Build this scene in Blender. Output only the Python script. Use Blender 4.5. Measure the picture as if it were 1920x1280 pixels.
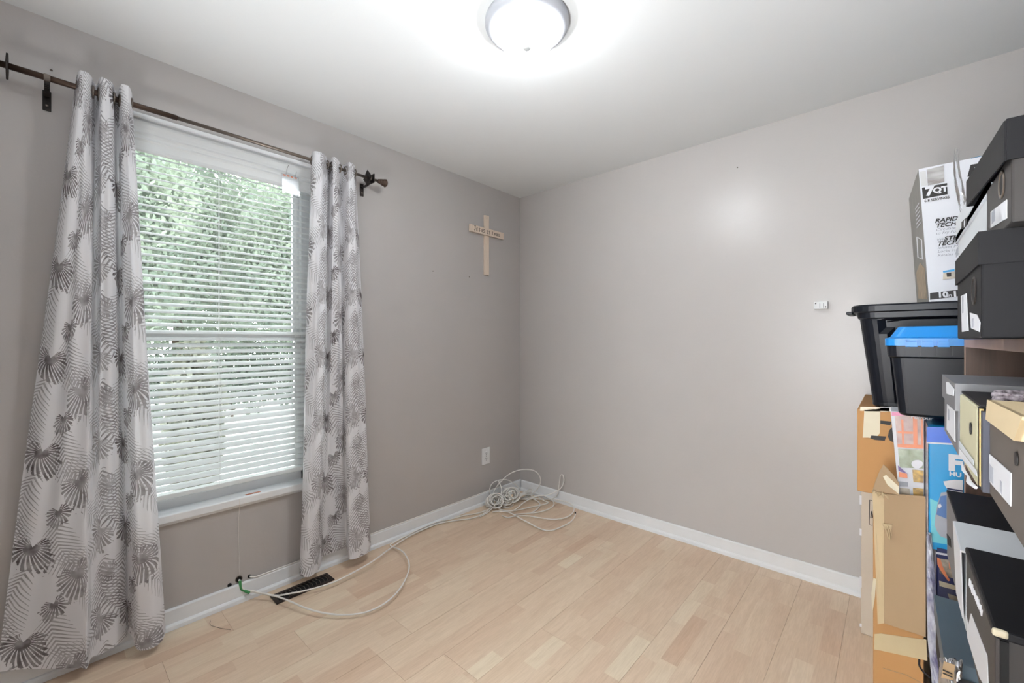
import bpy, bmesh, math, random
from math import pi, sin, cos, sqrt, radians
from mathutils import Vector, Matrix, noise
random.seed(7)
for o in list(bpy.data.objects): bpy.data.objects.remove(o)
SC = bpy.context.scene
COL = SC.collection

# ------------------------------------------------------------------ camera, world, exposure
CX, CY, CZ, FPX = 2.327, -2.678, 1.247, 794.0
cd = bpy.data.cameras.new('camera'); cam = bpy.data.objects.new('camera', cd); COL.objects.link(cam)
cam.location = (CX, CY, CZ); cam.rotation_euler = (pi/2, 0, math.asin(.670))
cd.sensor_width = 36; cd.lens = FPX/1920*36; cd.shift_y = -1.5/1920; cd.clip_start = .02
SC.camera = cam
SC.view_settings.view_transform = 'Standard'; SC.view_settings.look = 'None'
SC.view_settings.gamma = 1; SC.view_settings.use_curve_mapping = False
SC.view_settings.exposure = 0.22
LAMP_POWER = 88.0        # radiance of the lit glass bowl
SKY_STRENGTH = 9.0
wd = bpy.data.worlds.new('World'); SC.world = wd; wd.use_nodes = True
wn = wd.node_tree.nodes; bg = wn['Background']; bg.inputs['Strength'].default_value = SKY_STRENGTH
bg.inputs['Color'].default_value = (.92, .96, 1.0, 1)        # even overcast sky

# added fill spot behind the camera, thrown up to brighten the ceiling
fl_ = bpy.data.lights.new('added_ceiling_fill', 'SPOT'); flo = bpy.data.objects.new('added_ceiling_fill', fl_); COL.objects.link(flo)
flo.location = (1.7, -3.0, .30); flo.rotation_euler = (pi-radians(22), 0, 0)
fl_.energy = 270; fl_.spot_size = radians(95); fl_.spot_blend = 1.; fl_.shadow_soft_size = .35; fl_.color = (.90, .96, 1)

# added fill light behind the camera, brightening the back wall through an invented opening
dl_ = bpy.data.lights.new('added_back_fill', 'AREA'); dlo = bpy.data.objects.new('added_back_fill', dl_); COL.objects.link(dlo)
dl_.shape = 'RECTANGLE'; dl_.size = .85; dl_.size_y = 1.7; dl_.energy = 335; dl_.color = (.90, .96, 1); dl_.spread = radians(110)
dlo.location = (1.98, -5.35, 1.25); dlo.rotation_euler = (-pi/2, 0, 0)

# ------------------------------------------------------------------ projection helpers (pixel of the photo on a real plane)
def ray(px):
    s = (px-960)/FPX; return (-.670+.742*s, .742+.670*s)
def onX(px, py, X=0.):
    r = ray(px); t = (X-CX)/r[0]; return Vector((X, CY+t*r[1], CZ-(py-638.5)/FPX*t))
def onY(px, py, Y=0.):
    r = ray(px); t = (Y-CY)/r[1]; return Vector((CX+t*r[0], Y, CZ-(py-638.5)/FPX*t))
def onD(px, py, d): return onY(px, py, CY+d)
def onZ(px, py, Z=0.):
    t = (CZ-Z)*FPX/(py-638.5); r = ray(px); return Vector((CX+t*r[0], CY+t*r[1], Z))
def W(dx, dy, z): return Vector((CX+dx, CY+dy, z))

# ------------------------------------------------------------------ materials
def lin(c):
    c /= 255.; return c/12.92 if c <= .04045 else ((c+.055)/1.055)**2.4
def rgb(*c): return (lin(c[0]), lin(c[1]), lin(c[2]), 1)
MATS = {}
def mat(name, col, rough=.6, metal=0., noise_=0., scale=20., bump=0., bscale=None, stretch=(1,1,1), col2=None, spec=.5, trans=0., alpha=1.):
    if name in MATS: return MATS[name]
    m = bpy.data.materials.new(name); m.use_nodes = True; nt = m.node_tree; N = nt.nodes; L = nt.links
    b = N['Principled BSDF']; c = rgb(*col)
    b.inputs['Base Color'].default_value = c; b.inputs['Roughness'].default_value = rough
    b.inputs['Metallic'].default_value = metal; b.inputs['Specular IOR Level'].default_value = spec
    if noise_ or bump or col2:
        tc = N.new('ShaderNodeTexCoord'); mp = N.new('ShaderNodeMapping'); mp.inputs['Scale'].default_value = stretch
        L.new(tc.outputs['Object'], mp.inputs['Vector'])
        nz = N.new('ShaderNodeTexNoise'); nz.inputs['Scale'].default_value = scale; nz.inputs['Detail'].default_value = 5
        L.new(mp.outputs['Vector'], nz.inputs['Vector'])
        cr = N.new('ShaderNodeValToRGB'); cr.color_ramp.elements[0].position = .3; cr.color_ramp.elements[1].position = .7
        c2 = rgb(*col2) if col2 else tuple(min(1, x*(1-noise_)) for x in c[:3])+(1,)
        cr.color_ramp.elements[0].color = c2; cr.color_ramp.elements[1].color = c
        L.new(nz.outputs['Fac'], cr.inputs['Fac']); L.new(cr.outputs['Color'], b.inputs['Base Color'])
        if bump:
            n2 = N.new('ShaderNodeTexNoise'); n2.inputs['Scale'].default_value = bscale or scale*3; n2.inputs['Detail'].default_value = 4
            L.new(mp.outputs['Vector'], n2.inputs['Vector'])
            bp = N.new('ShaderNodeBump'); bp.inputs['Strength'].default_value = bump; bp.inputs['Distance'].default_value = .004
            L.new(n2.outputs['Fac'], bp.inputs['Height']); L.new(bp.outputs['Normal'], b.inputs['Normal'])
    if trans:
        t = N.new('ShaderNodeBsdfTranslucent'); t.inputs['Color'].default_value = c
        mx = N.new('ShaderNodeMixShader'); mx.inputs[0].default_value = trans
        L.new(b.outputs[0], mx.inputs[1]); L.new(t.outputs[0], mx.inputs[2]); L.new(mx.outputs[0], N['Material Output'].inputs[0])
    if alpha < 1: b.inputs['Alpha'].default_value = alpha
    MATS[name] = m; return m
def see_through(name, tint, keep=.9, rough=.05):
    m = bpy.data.materials.new(name); m.use_nodes = True; nt = m.node_tree; N = nt.nodes; L = nt.links
    N.remove(N['Principled BSDF']); t = N.new('ShaderNodeBsdfTransparent'); t.inputs[0].default_value = tint
    g = N.new('ShaderNodeBsdfGlossy'); g.inputs['Roughness'].default_value = rough
    f = N.new('ShaderNodeFresnel'); f.inputs[0].default_value = 1.45
    ad = N.new('ShaderNodeMath'); ad.operation = 'ADD'; ad.inputs[1].default_value = 1-keep; ad.use_clamp = True
    mx = N.new('ShaderNodeMixShader'); L.new(f.outputs[0], ad.inputs[0]); L.new(ad.outputs[0], mx.inputs[0])
    L.new(t.outputs[0], mx.inputs[1]); L.new(g.outputs[0], mx.inputs[2]); L.new(mx.outputs[0], N['Material Output'].inputs[0])
    return m
M_wall = mat('taupe_paint', (183,179,177), .32, noise_=.03, scale=3, bump=.08, bscale=90, spec=.5)
M_ceil = mat('ceiling_paint', (219,220,220), .8, noise_=.02, scale=2, bump=.06, bscale=60)
M_white = mat('white_semigloss', (232,234,235), .35, noise_=.03, scale=12, bump=.05)
M_trim = mat('white_trim', (236,238,240), .3, noise_=.04, scale=9, bump=.05)
M_vinyl = mat('white_vinyl', (236,238,240), .3)
M_bronze = mat('bronze_rod', (92,74,64), .35, .7, noise_=.3, scale=30, stretch=(1,.2,1))
M_pewter = mat('pewter_rod', (118,108,100), .3, .8)
M_dark = mat('dark_bronze', (44,38,36), .45, .5, noise_=.2, scale=40)
M_vent = mat('brown_vent', (58,46,42), .45, .4, noise_=.2, scale=30)
M_black = mat('black_void', (12,12,13), .8)
M_cable = mat('white_cable', (238,235,230), .4, noise_=.04, scale=30)
M_green = mat('green_tape', (70,150,88), .5)
M_pine = mat('pale_pine', (230,212,194), .55, noise_=.12, scale=14, stretch=(6,6,.6), bump=.1)
M_ink = mat('black_ink', (28,24,24), .6)
M_glass = see_through('window_glass', (.97,.985,.97,1), .97)
M_clear = see_through('clear_plastic', (.95,.96,.97,1), .93, .15)
# shoe boxes, cartons, tubs
M_sbk = mat('matte_black_card', (23,23,26), .6, spec=.22, noise_=.12, scale=9, bump=.04)
M_sbk2 = mat('charcoal_card', (52,49,48), .5, spec=.4, noise_=.1, scale=8, bump=.04)
M_sgray = mat('grey_card', (112,112,116), .5, noise_=.08, scale=8)
M_sbrown = mat('taupe_card', (94,86,80), .6, noise_=.1, scale=8)
M_scream = mat('cream_card', (205,200,168), .55, noise_=.05, scale=8)
M_stan = mat('tan_card', (220,199,160), .55, noise_=.06, scale=8)
M_swhite = mat('white_card', (214,218,222), .5, noise_=.05, scale=6)
M_steel = mat('blue_grey_card', (82,96,106), .5, noise_=.12, scale=8)
M_label = mat('white_label', (228,229,234), .45)
M_gprint = mat('grey_print', (150,152,160), .6)
M_kraft = mat('kraft_card', (160,134,102), .75, noise_=.1, scale=5, bump=.1, bscale=120, stretch=(1,1,.15))
M_kraft2 = mat('orange_kraft', (178,132,82), .75, noise_=.12, scale=5, bump=.1, bscale=120, stretch=(1,1,.15))
M_kraftin = mat('pale_kraft', (196,174,138), .75, noise_=.1, scale=7, bump=.08)
M_tape = mat('cream_tape', (214,204,178), .4, noise_=.05, scale=12)
M_clrtape = mat('clear_packing_tape', (196,178,142), .25, noise_=.08, scale=12)
M_beige = mat('beige_card', (196,184,168), .6, noise_=.05, scale=4)
M_tub = mat('black_tub_plastic', (11,16,26), .38, spec=.3, noise_=.25, scale=12, bump=.05, stretch=(1,1,.4))
M_blue = mat('blue_lid_plastic', (18,128,205), .35)
M_walnut = mat('walnut_shelf', (92,72,62), .5, noise_=.45, scale=9, stretch=(9,9,.5), bump=.06)
M_walnut2 = mat('walnut_board', (122,104,94), .5, noise_=.35, scale=9, stretch=(9,.5,9))
M_edge = mat('shelf_edge', (176,146,128), .5, noise_=.15, scale=12)
M_fgrey = mat('grey_print_side', (150,148,142), .5, noise_=.15, scale=18, stretch=(1,1,.5))
M_pwhite = mat('glossy_white_print', (222,224,230), .35, noise_=.02, scale=5)
M_pcyan = mat('cyan_print', (20,140,196), .3, noise_=.06, scale=4)
M_pblue = mat('royal_blue_print', (16,84,188), .3)
M_paqua = mat('aqua_print', (112,192,204), .3)
M_pink = mat('pink_print', (206,124,160), .35)
M_orange = mat('orange_print', (206,122,82), .35, noise_=.1, scale=20)
M_purple = mat('purple_print', (96,70,124), .35)
M_blurA = mat('kitchen_print', (196,176,170), .35, col2=(150,118,112), scale=22)
M_green2 = mat('herb_print', (178,186,168), .35, col2=(84,98,60), scale=30)
M_food = mat('food_print', (216,178,96), .35, col2=(92,70,52), scale=60)
M_food2 = mat('dish_print', (206,196,178), .35, col2=(70,60,50), scale=24)
M_navy = mat('navy_print', (30,36,78), .3)
M_film = mat('creased_film', (214,216,224), .15, col2=(64,60,104), scale=45, bump=1., bscale=60, stretch=(1,1,.3))
M_foil = mat('silver_foil', (206,206,210), .2, .9, noise_=.2, scale=14, bump=.6, bscale=22)
M_lace = mat('braided_lace', (226,216,224), .7, col2=(74,58,66), scale=160)
M_blind = mat('blind_slat', (238,240,240), .45, trans=.22)

# ------------------------------------------------------------------ mesh helpers
ORG = {}
def _set(o, label=None, cat=None, group=None, kind=None):
    if label: o['label'] = label
    if cat: o['category'] = cat
    if group: o['group'] = group
    if kind: o['kind'] = kind
    return o
def thing(name, loc, label, cat, group=None):
    o = bpy.data.objects.new(name, None); o.empty_display_size = .05; COL.objects.link(o)
    o.location = loc; ORG[o.name] = Vector(loc); return _set(o, label, cat, group)
def obj(name, vf, m, parent=None, org=None, smooth=False, label=None, cat=None, group=None, kind=None, matidx=None):
    v, f = vf; v = [Vector(p) for p in v]
    if parent is not None: og = ORG[parent.name]
    elif org is not None: og = Vector(org)
    else:
        og = Vector((sum(p.x for p in v)/len(v), sum(p.y for p in v)/len(v), min(p.z for p in v)))
    me = bpy.data.meshes.new(name); me.from_pydata([p-og for p in v], [], f)
    ms = m if isinstance(m, (list, tuple)) else [m]
    for x in ms: me.materials.append(x)
    if matidx: me.polygons.foreach_set('material_index', matidx)
    if smooth: me.polygons.foreach_set('use_smooth', [True]*len(me.polygons))
    me.update()
    o = bpy.data.objects.new(name, me); COL.objects.link(o)
    if parent is not None: o.parent = parent; ORG[o.name] = og
    else: o.location = og; ORG[o.name] = og
    return _set(o, label, cat, group, kind)
def join(*vfs):
    V, F = [], []
    for v, f in vfs:
        n = len(V); V += list(v); F += [tuple(i+n for i in q) for q in f]
    return V, F
def box(x0, x1, y0, y1, z0, z1):
    return ([(x0,y0,z0),(x1,y0,z0),(x1,y1,z0),(x0,y1,z0),(x0,y0,z1),(x1,y0,z1),(x1,y1,z1),(x0,y1,z1)],
            [(0,3,2,1),(4,5,6,7),(0,1,5,4),(1,2,6,5),(2,3,7,6),(3,0,4,7)])
def from_bm(bm):
    bm.verts.ensure_lookup_table()
    for i, v in enumerate(bm.verts): v.index = i
    r = ([v.co.copy() for v in bm.verts], [tuple(v.index for v in f.verts) for f in bm.faces]); bm.free(); return r
def bev(vf, r=.002, seg=2):
    bm = bmesh.new(); vs = [bm.verts.new(p) for p in vf[0]]
    for f in vf[1]: bm.faces.new([vs[i] for i in f])
    bmesh.ops.bevel(bm, geom=list(bm.edges), offset=r, segments=seg, affect='EDGES', profile=.5)
    return from_bm(bm)
def hexa(a, d):            # 4 front corners (bl, br, tr, tl) and a depth vector
    a = [Vector(p) for p in a]; d = Vector(d)
    return (a+[p+d for p in a], [(0,1,2,3),(7,6,5,4),(4,5,1,0),(5,6,2,1),(6,7,3,2),(7,4,0,3)])
def poly(pts, n, th=.0008):  # thin slab from a planar polygon, raised along n
    n = Vector(n).normalized()*th; k = len(pts); p = [Vector(q) for q in pts]
    return (p+[q+n for q in p], [tuple(range(k))[::-1], tuple(range(k, 2*k))]+[(i,(i+1)%k,k+(i+1)%k,k+i) for i in range(k)])
def tube(pts, r, seg=8, cap=True, rads=None):
    pts = [Vector(p) for p in pts]; V, F = [], []
    up = Vector((0,0,1)); prev = None
    for i, p in enumerate(pts):
        t = (pts[min(i+1, len(pts)-1)]-pts[max(i-1, 0)]).normalized()
        if prev is None:
            a = t.cross(up if abs(t.z) < .9 else Vector((1,0,0))).normalized()
        else:
            a = (prev-t*prev.dot(t)).normalized()
        prev = a; b = t.cross(a); rr = rads[i] if rads else r
        V += [p+(a*cos(2*pi*k/seg)+b*sin(2*pi*k/seg))*rr for k in range(seg)]
        if i:
            o = (i-1)*seg
            F += [(o+k, o+(k+1)%seg, o+seg+(k+1)%seg, o+seg+k) for k in range(seg)]
    if cap: F += [tuple(range(seg))[::-1], tuple(range(len(V)-seg, len(V)))]
    return V, F
def cr(pts, n=8, closed=False):
    P = [Vector(p) for p in pts]; out = []; k = len(P)
    for i in range(k if closed else k-1):
        g = (lambda j: P[j % k]) if closed else (lambda j: P[max(0, min(k-1, j))])
        a, b, c, d = g(i-1), g(i), g(i+1), g(i+2)
        for j in range(n):
            t = j/n
            out.append(.5*((2*b)+(c-a)*t+(2*a-5*b+4*c-d)*t*t+(3*b-a-3*c+d)*t**3))
    out.append(P[0] if closed else P[-1]); return out
def lathe(prof, c, seg=40, axis='z'):
    V, F = [], []
    for r, h in prof:
        for k in range(seg):
            a = 2*pi*k/seg
            if axis == 'z': V.append((c[0]+r*cos(a), c[1]+r*sin(a), c[2]+h))
            elif axis == 'y': V.append((c[0]+r*cos(a), c[1]+h, c[2]+r*sin(a)))
            else: V.append((c[0]+h, c[1]+r*cos(a), c[2]+r*sin(a)))
    for i in range(len(prof)-1):
        F += [(i*seg+k, i*seg+(k+1)%seg, (i+1)*seg+(k+1)%seg, (i+1)*seg+k) for k in range(seg)]
    F += [tuple(range(seg))[::-1], tuple(range(len(V)-seg, len(V)))]
    return V, F
def torus(c, R, r, axis='y', seg=28, s2=8):
    V, F = [], []
    for i in range(seg):
        a = 2*pi*i/seg
        for j in range(s2):
            b = 2*pi*j/s2; q = R+r*cos(b); h = r*sin(b)
            V.append({'y': (c[0]+q*cos(a), c[1]+h, c[2]+q*sin(a)), 'x': (c[0]+h, c[1]+q*cos(a), c[2]+q*sin(a)), 'z': (c[0]+q*cos(a), c[1]+q*sin(a), c[2]+h)}[axis])
    for i in range(seg):
        for j in range(s2):
            F.append((i*s2+j, ((i+1)%seg)*s2+j, ((i+1)%seg)*s2+(j+1)%s2, i*s2+(j+1)%s2))
    return V, F
def text(s, parent, m, origin, ux, uy, h, bold=0., name='lettering', shear=0., squash=1.):
    c = bpy.data.curves.new('t', 'FONT'); c.body = s; c.size = 1.0; c.offset = bold; c.resolution_u = 3; c.shear = shear
    o = bpy.data.objects.new('t', c); COL.objects.link(o)
    dg = bpy.context.evaluated_depsgraph_get(); me = bpy.data.meshes.new_from_object(o.evaluated_get(dg))
    ux, uy = Vector(ux).normalized(), Vector(uy).normalized(); nn = ux.cross(uy)*.0006; k = h/.69
    V = [Vector(origin)+ux*v.co.x*k*squash+uy*v.co.y*k+nn for v in me.vertices]; F = [tuple(p.vertices) for p in me.polygons]
    bpy.data.objects.remove(o); bpy.data.curves.remove(c)
    return obj(name, (V, F), m, parent)

# ------------------------------------------------------------------ the room
H, RX, RY = 2.44, 2.81, -3.35
WY0, WY1, WZ0, WZ1 = -2.565, -1.68, .50, 2.175           # window opening
T = .13
st = dict(kind='structure')
obj('wall_window', join(box(-T,0,RY-T,WY0,0,H), box(-T,0,WY1,T,0,H), box(-T,0,WY0,WY1,0,WZ0-.035), box(-T,0,WY0,WY1,WZ1,H)), M_wall, **st)
obj('wall_back', box(0,RX+T,0,T,0,H), M_wall, **st)
obj('wall_right', box(RX,RX+T,RY-T,0,0,H), M_wall, **st)
DX0, DX1, DZ = 1.40, 2.40, 2.05                        # unseen opening added behind the camera to let the fill light in
obj('wall_front', join(box(0,DX0,RY-T,RY,0,H), box(DX1,RX,RY-T,RY,0,H), box(DX0,DX1,RY-T,RY,DZ,H)), M_wall, **st)
HY = -5.5  # added hall shell, encloses the fill light and shuts out the sky
obj('wall_added_hall', join(box(1.15,1.25,HY,RY-T,0,H), box(2.95,3.05,HY,RY-T,0,H), box(1.15,3.05,HY-.1,HY,0,H)), M_wall, **st)
obj('ceiling_added_hall', box(1.15,3.05,HY,RY-T,H,H+.1), M_ceil, **st)
obj('floor_added_hall', box(1.15,3.05,HY,RY-T,-.12,0), mat('added_hall_floor', (205,175,145), .5, noise_=.1, scale=6), **st)
obj('trim_1', join(box(DX0-.06,DX0,RY,RY+.014,0,DZ+.06), box(DX1,DX1+.06,RY,RY+.014,0,DZ+.06), box(DX0,DX1,RY,RY+.014,DZ,DZ+.06)), M_trim, **st)  # casing of the added opening
obj('ceiling', box(-T,RX+T,RY-T,T,H,H+.1), M_ceil, **st)

# floor: laminate boards, each one its own part, printed as three rows of beech strips
def wood_floor():
    m = bpy.data.materials.new('beech_laminate'); m.use_nodes = True; nt = m.node_tree; N = nt.nodes; L = nt.links
    b = N['Principled BSDF']; b.inputs['Roughness'].default_value = .42
    at = N.new('ShaderNodeAttribute'); at.attribute_name = 'tone'
    geo = N.new('ShaderNodeNewGeometry')
    cb = N.new('ShaderNodeCombineXYZ'); mu = N.new('ShaderNodeMath'); mu.operation = 'MULTIPLY'; mu.inputs[1].default_value = 37
    L.new(at.outputs['Fac'], mu.inputs[0]); L.new(mu.outputs[0], cb.inputs[2])
    ad = N.new('ShaderNodeVectorMath'); ad.operation = 'ADD'; L.new(geo.outputs['Position'], ad.inputs[0]); L.new(cb.outputs[0], ad.inputs[1])
    mp = N.new('ShaderNodeMapping'); mp.inputs['Scale'].default_value = (9, 1.1, 1); L.new(ad.outputs[0], mp.inputs['Vector'])
    nz = N.new('ShaderNodeTexNoise'); nz.inputs['Scale'].default_value = 2.2; nz.inputs['Detail'].default_value = 6; nz.inputs['Distortion'].default_value = 1.2
    L.new(mp.outputs[0], nz.inputs['Vector'])
    mp2 = N.new('ShaderNodeMapping'); mp2.inputs['Scale'].default_value = (60, 4, 1); L.new(ad.outputs[0], mp2.inputs['Vector'])
    n2 = N.new('ShaderNodeTexNoise'); n2.inputs['Scale'].default_value = 4; n2.inputs['Detail'].default_value = 3; L.new(mp2.outputs[0], n2.inputs['Vector'])
    cr_ = N.new('ShaderNodeValToRGB'); e = cr_.color_ramp.elements
    e[0].position = 0; e[0].color = rgb(212,182,156); e[1].position = 1; e[1].color = rgb(234,217,192)
    k = e.new(.35); k.color = rgb(222,197,172); k = e.new(.75); k.color = rgb(227,205,180)
    L.new(at.outputs['Fac'], cr_.inputs['Fac'])
    mx = N.new('ShaderNodeMixRGB'); mx.blend_type = 'MULTIPLY'; mx.inputs[0].default_value = .35
    r2 = N.new('ShaderNodeValToRGB'); r2.color_ramp.elements[0].position = .35; r2.color_ramp.elements[0].color = (.80,.74,.68,1); r2.color_ramp.elements[1].position = .62; r2.color_ramp.elements[1].color = (1,1,1,1)
    L.new(nz.outputs['Fac'], r2.inputs['Fac']); L.new(cr_.outputs[0], mx.inputs[1]); L.new(r2.outputs[0], mx.inputs[2])
    m3 = N.new('ShaderNodeMixRGB'); m3.blend_type = 'MULTIPLY'; m3.inputs[0].default_value = .35
    r3 = N.new('ShaderNodeValToRGB'); r3.color_ramp.elements[0].position = .4; r3.color_ramp.elements[0].color = (.82,.78,.74,1); r3.color_ramp.elements[1].position = .6
    L.new(n2.outputs['Fac'], r3.inputs['Fac']); L.new(mx.outputs[0], m3.inputs[1]); L.new(r3.outputs[0], m3.inputs[2])
    L.new(m3.outputs[0], b.inputs['Base Color'])
    return m
M_floor = wood_floor()
floor = obj('floor', box(-T,RX+T,RY-T,T,-.12,-.009), mat('underlay', (60,46,36), .9), org=(0,0,0), **st)
def plank(x0, x1, y0, y1, rng):
    g = .0004; x0 += g; x1 -= g; y0 += g; y1 -= g
    V, F, tone = [], [], []
    rows = 3; w = (x1-x0)/rows
    for r in range(rows):
        y = y0 - rng.random()*.3; a = y0
        while a < y1-1e-6:
            y += .26+rng.random()*.2; b_ = min(y1, y)
            if b_-a < .03 and b_ < y1: continue
            n = len(V); X0, X1 = x0+w*r, x0+w*(r+1)
            V += [(X0,a,0),(X1,a,0),(X1,b_,0),(X0,b_,0)]; F.append((n,n+1,n+2,n+3)); tone.append(min(1, max(0, rng.gauss(.55, .2)))); a = b_
    n = len(V); d = .0085       # sides down to the underlay
    V += [(x0,y0,0),(x1,y0,0),(x1,y1,0),(x0,y1,0),(x0,y0,-d),(x1,y0,-d),(x1,y1,-d),(x0,y1,-d)]
    for q in ((0,4,5,1),(1,5,6,2),(2,6,7,3),(3,7,4,0)): F.append(tuple(n+i for i in q)); tone.append(.1)
    o = obj('plank', (V, F), M_floor, floor)
    at = o.data.attributes.new('tone', 'FLOAT', 'FACE'); at.data.foreach_set('value', tone)
rng = random.Random(11)
joint = {6: -1.23, 5: -1.607, 4: -.588, 3: -1.623, 1: -2.367}
for c in range(-1, 15):
    x0, x1 = max(0, .021+.195*c), min(RX, .021+.195*(c+1))
    if x1-x0 < .004: continue
    j = joint.get(c, -rng.random()*1.2); 
    while j < RY: j += 1.2
    cuts = [0.]; y = j
    while y+1.2 < 0: y += 1.2
    while y > RY+.02: cuts.append(y); y -= 1.2
    cuts.append(RY)
    for a, b_ in zip(cuts[:-1], cuts[1:]):
        if a-b_ > .03: plank(x0, x1, b_, a, rng)
# baseboards with quarter-round shoe
def prof_y(prof, y0, y1, sx=1, x=0):  # extrude an (x,z) profile along Y
    n = len(prof); V = [(x+sx*p[0], y0, p[1]) for p in prof]+[(x+sx*p[0], y1, p[1]) for p in prof]
    return V, [(i,(i+1)%n,n+(i+1)%n,n+i) for i in range(n)]+[tuple(range(n))[::-1], tuple(range(n,2*n))]
def prof_x(prof, x0, x1, sy=-1, y=0):
    n = len(prof); V = [(x0, y+sy*p[0], p[1]) for p in prof]+[(x1, y+sy*p[0], p[1]) for p in prof]
    return V, [(i,(i+1)%n,n+(i+1)%n,n+i) for i in range(n)]+[tuple(range(n))[::-1], tuple(range(n,2*n))]
BB = [(0,.001),(.0,.088),(.007,.088),(.011,.082),(.012,.026),(.017,.024),(.022,.017),(.024,.001)]
obj('baseboard_window', prof_y(BB, RY, 0), M_trim, **st)
obj('baseboard_back', prof_x(BB, .024, RX), M_trim, **st)
obj('baseboard_right', prof_y(BB, RY, -.024, -1, RX), M_trim, **st)
obj('baseboard_front', join(prof_x(BB, .024, DX0-.061, 1, RY), prof_x(BB, DX1+.061, RX-.024, 1, RY)), M_trim, **st)

# ------------------------------------------------------------------ window
win = thing('window_1', (-.06,(WY0+WY1)/2,WZ0), None, None); win['kind'] = 'structure'
fr = .035
obj('window_frame', join(box(-T,-.001,WY0,WY0+.012,WZ0,WZ1), box(-T,-.001,WY1-.012,WY1,WZ0,WZ1), box(-T,-.001,WY0,WY1,WZ1-.012,WZ1),
    box(-T,-.07,WY0+.012,WY0+fr+.02,WZ0,WZ1), box(-T,-.07,WY1-fr-.02,WY1-.012,WZ0,WZ1), box(-T,-.07,WY0,WY1,WZ1-.06,WZ1-.012), box(-T,-.07,WY0,WY1,WZ0,WZ0+.04)), M_vinyl, win)
obj('window_trim', bev(box(0,.010,WY0-.004,WY1+.004,WZ1-.004,WZ1+.016), .002), M_trim, win)
gy0, gy1 = WY0+fr+.02, WY1-fr-.02
def sash(x0, x1, z0, z1, nm):
    s = .032
    o = obj(nm, join(bev(box(x0,x1,gy0,gy0+s,z0,z1)), bev(box(x0,x1,gy1-s,gy1,z0,z1)), bev(box(x0,x1,gy0+s,gy1-s,z0,z0+s)), bev(box(x0,x1,gy0+s,gy1-s,z1-s,z1))), M_vinyl, win)
    obj('pane', box((x0+x1)/2-.002,(x0+x1)/2+.002,gy0+s-.004,gy1-s+.004,z0+s-.004,z1-s+.004), M_glass, o)
sash(-.098,-.076, WZ0+.035, 1.29, 'sash'); sash(-.124,-.102, 1.25, WZ1-.055, 'sash')
obj('window_sill', bev(box(-T+.005,.024,WY0-.03,WY1+.03,WZ0-.034,WZ0), .004), M_trim, win)
obj('window_apron', box(0,.010,WY0-.01,WY1+.01,WZ0-.046,WZ0-.034), M_trim, win)

# blind
bl = thing('venetian_blind', (-.03,-2.15,.55), 'white slatted venetian blind lowered inside the window between the palm leaf curtains', 'blind')
by0, by1 = WY0+.018, WY1-.018
obj('valance', join(prof_y([(-.006,2.035),(-.006,2.162),(.004,2.162),(.007,2.15),(.004,2.132),(.004,2.118),(.009,2.110),(.004,2.102),(.004,2.094),(.009,2.086),(.004,2.078),(.004,2.052),(.008,2.040),(.004,2.034)], by0, by1, 1, .0),
    box(-.052,-.008,by0,by1,2.11,2.16)), M_blind, bl)
sw, tilt = .021, radians(22)
def slat_vf(z, full=True):
    V, F = [], []; xc = -.032; n = 5
    for y in (by0+.004, by1-.004):
        for k in range(n):
            u = -1+2*k/(n-1); x = u*sw; h = .0032*(1-u*u)
            V.append((xc+x*cos(tilt)+h*sin(tilt), y, z-x*sin(tilt)+h*cos(tilt)))
    F = [(k, k+1, n+k+1, n+k) for k in range(n-1)]
    V2 = [(p[0], p[1], p[2]-.0016) for p in V]
    F += [tuple(i+2*n for i in q[::-1]) for q in F]
    F += [(0,n,3*n,2*n), (n-1,3*n-1,4*n-1,2*n-1), tuple(range(n))[::-1]+tuple(range(2*n,3*n)), tuple(range(n,2*n))+tuple(range(3*n,4*n))[::-1]]
    return V+V2, F
slat0 = obj('slat', slat_vf(0), M_blind, None, org=(0,0,0), smooth=False)
zs = []; z = .602
while z < 2.035: zs.append(z); z += .0298
for i, z in enumerate(zs):
    s = slat0 if i == 0 else slat0.copy()
    if i: COL.objects.link(s)
    s.parent = bl; s.location = Vector((0,0,z+random.uniform(-.0006,.0006)))-ORG[bl.name]; s.rotation_euler = (random.uniform(-.0008,.0008),0,0)
obj('bottom_rail', bev(box(-.054,-.010,by0+.003,by1-.003,.560,.580), .003), M_blind, bl)
M_cord = mat('blind_cord', (232,234,234), .7)
for y in (-2.46,-2.125,-1.79):
    obj('ladder_cord', join(*[tube([(x,y+dy,.57),(x,y+dy,2.11)], .0008, 5) for x in (-.0545,-.0100) for dy in (0,.006)], ), M_cord, bl)
tg = obj('cord_pouch', join(hexa([onX(532,358,.022),onX(562,368,.022),onX(560,333,.022),onX(528,325,.022)], (-.008,0,0)),
      tube(cr([onX(536,328,.018),onX(539,315,.014),onX(541,310,.010)]), .0012, 5), tube(cr([onX(554,333,.018),onX(556,322,.014)]), .0012, 5)), M_clear, bl, label='clear plastic pouch with orange print')
for k in range(4):
    a = onX(531+k*7, 326+k*2, .0235); obj('print', poly([a, a+Vector((0,.013,-.001)), a+Vector((0,.012,-.008)), a+Vector((0,.001,-.006))], (1,0,0), .0005), mat('orange_ink', (206,120,84), .5), tg)
obj('sticker', poly([Vector((-.012,-2.022,WZ0)),Vector((.004,-2.02,WZ0)),Vector((.004,-1.955,WZ0)),Vector((-.012,-1.957,WZ0))], (0,0,1), .0006), mat('orange_sticker', (204,120,84), .5, noise_=.3, scale=90), win, label='small orange warning sticker')

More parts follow.
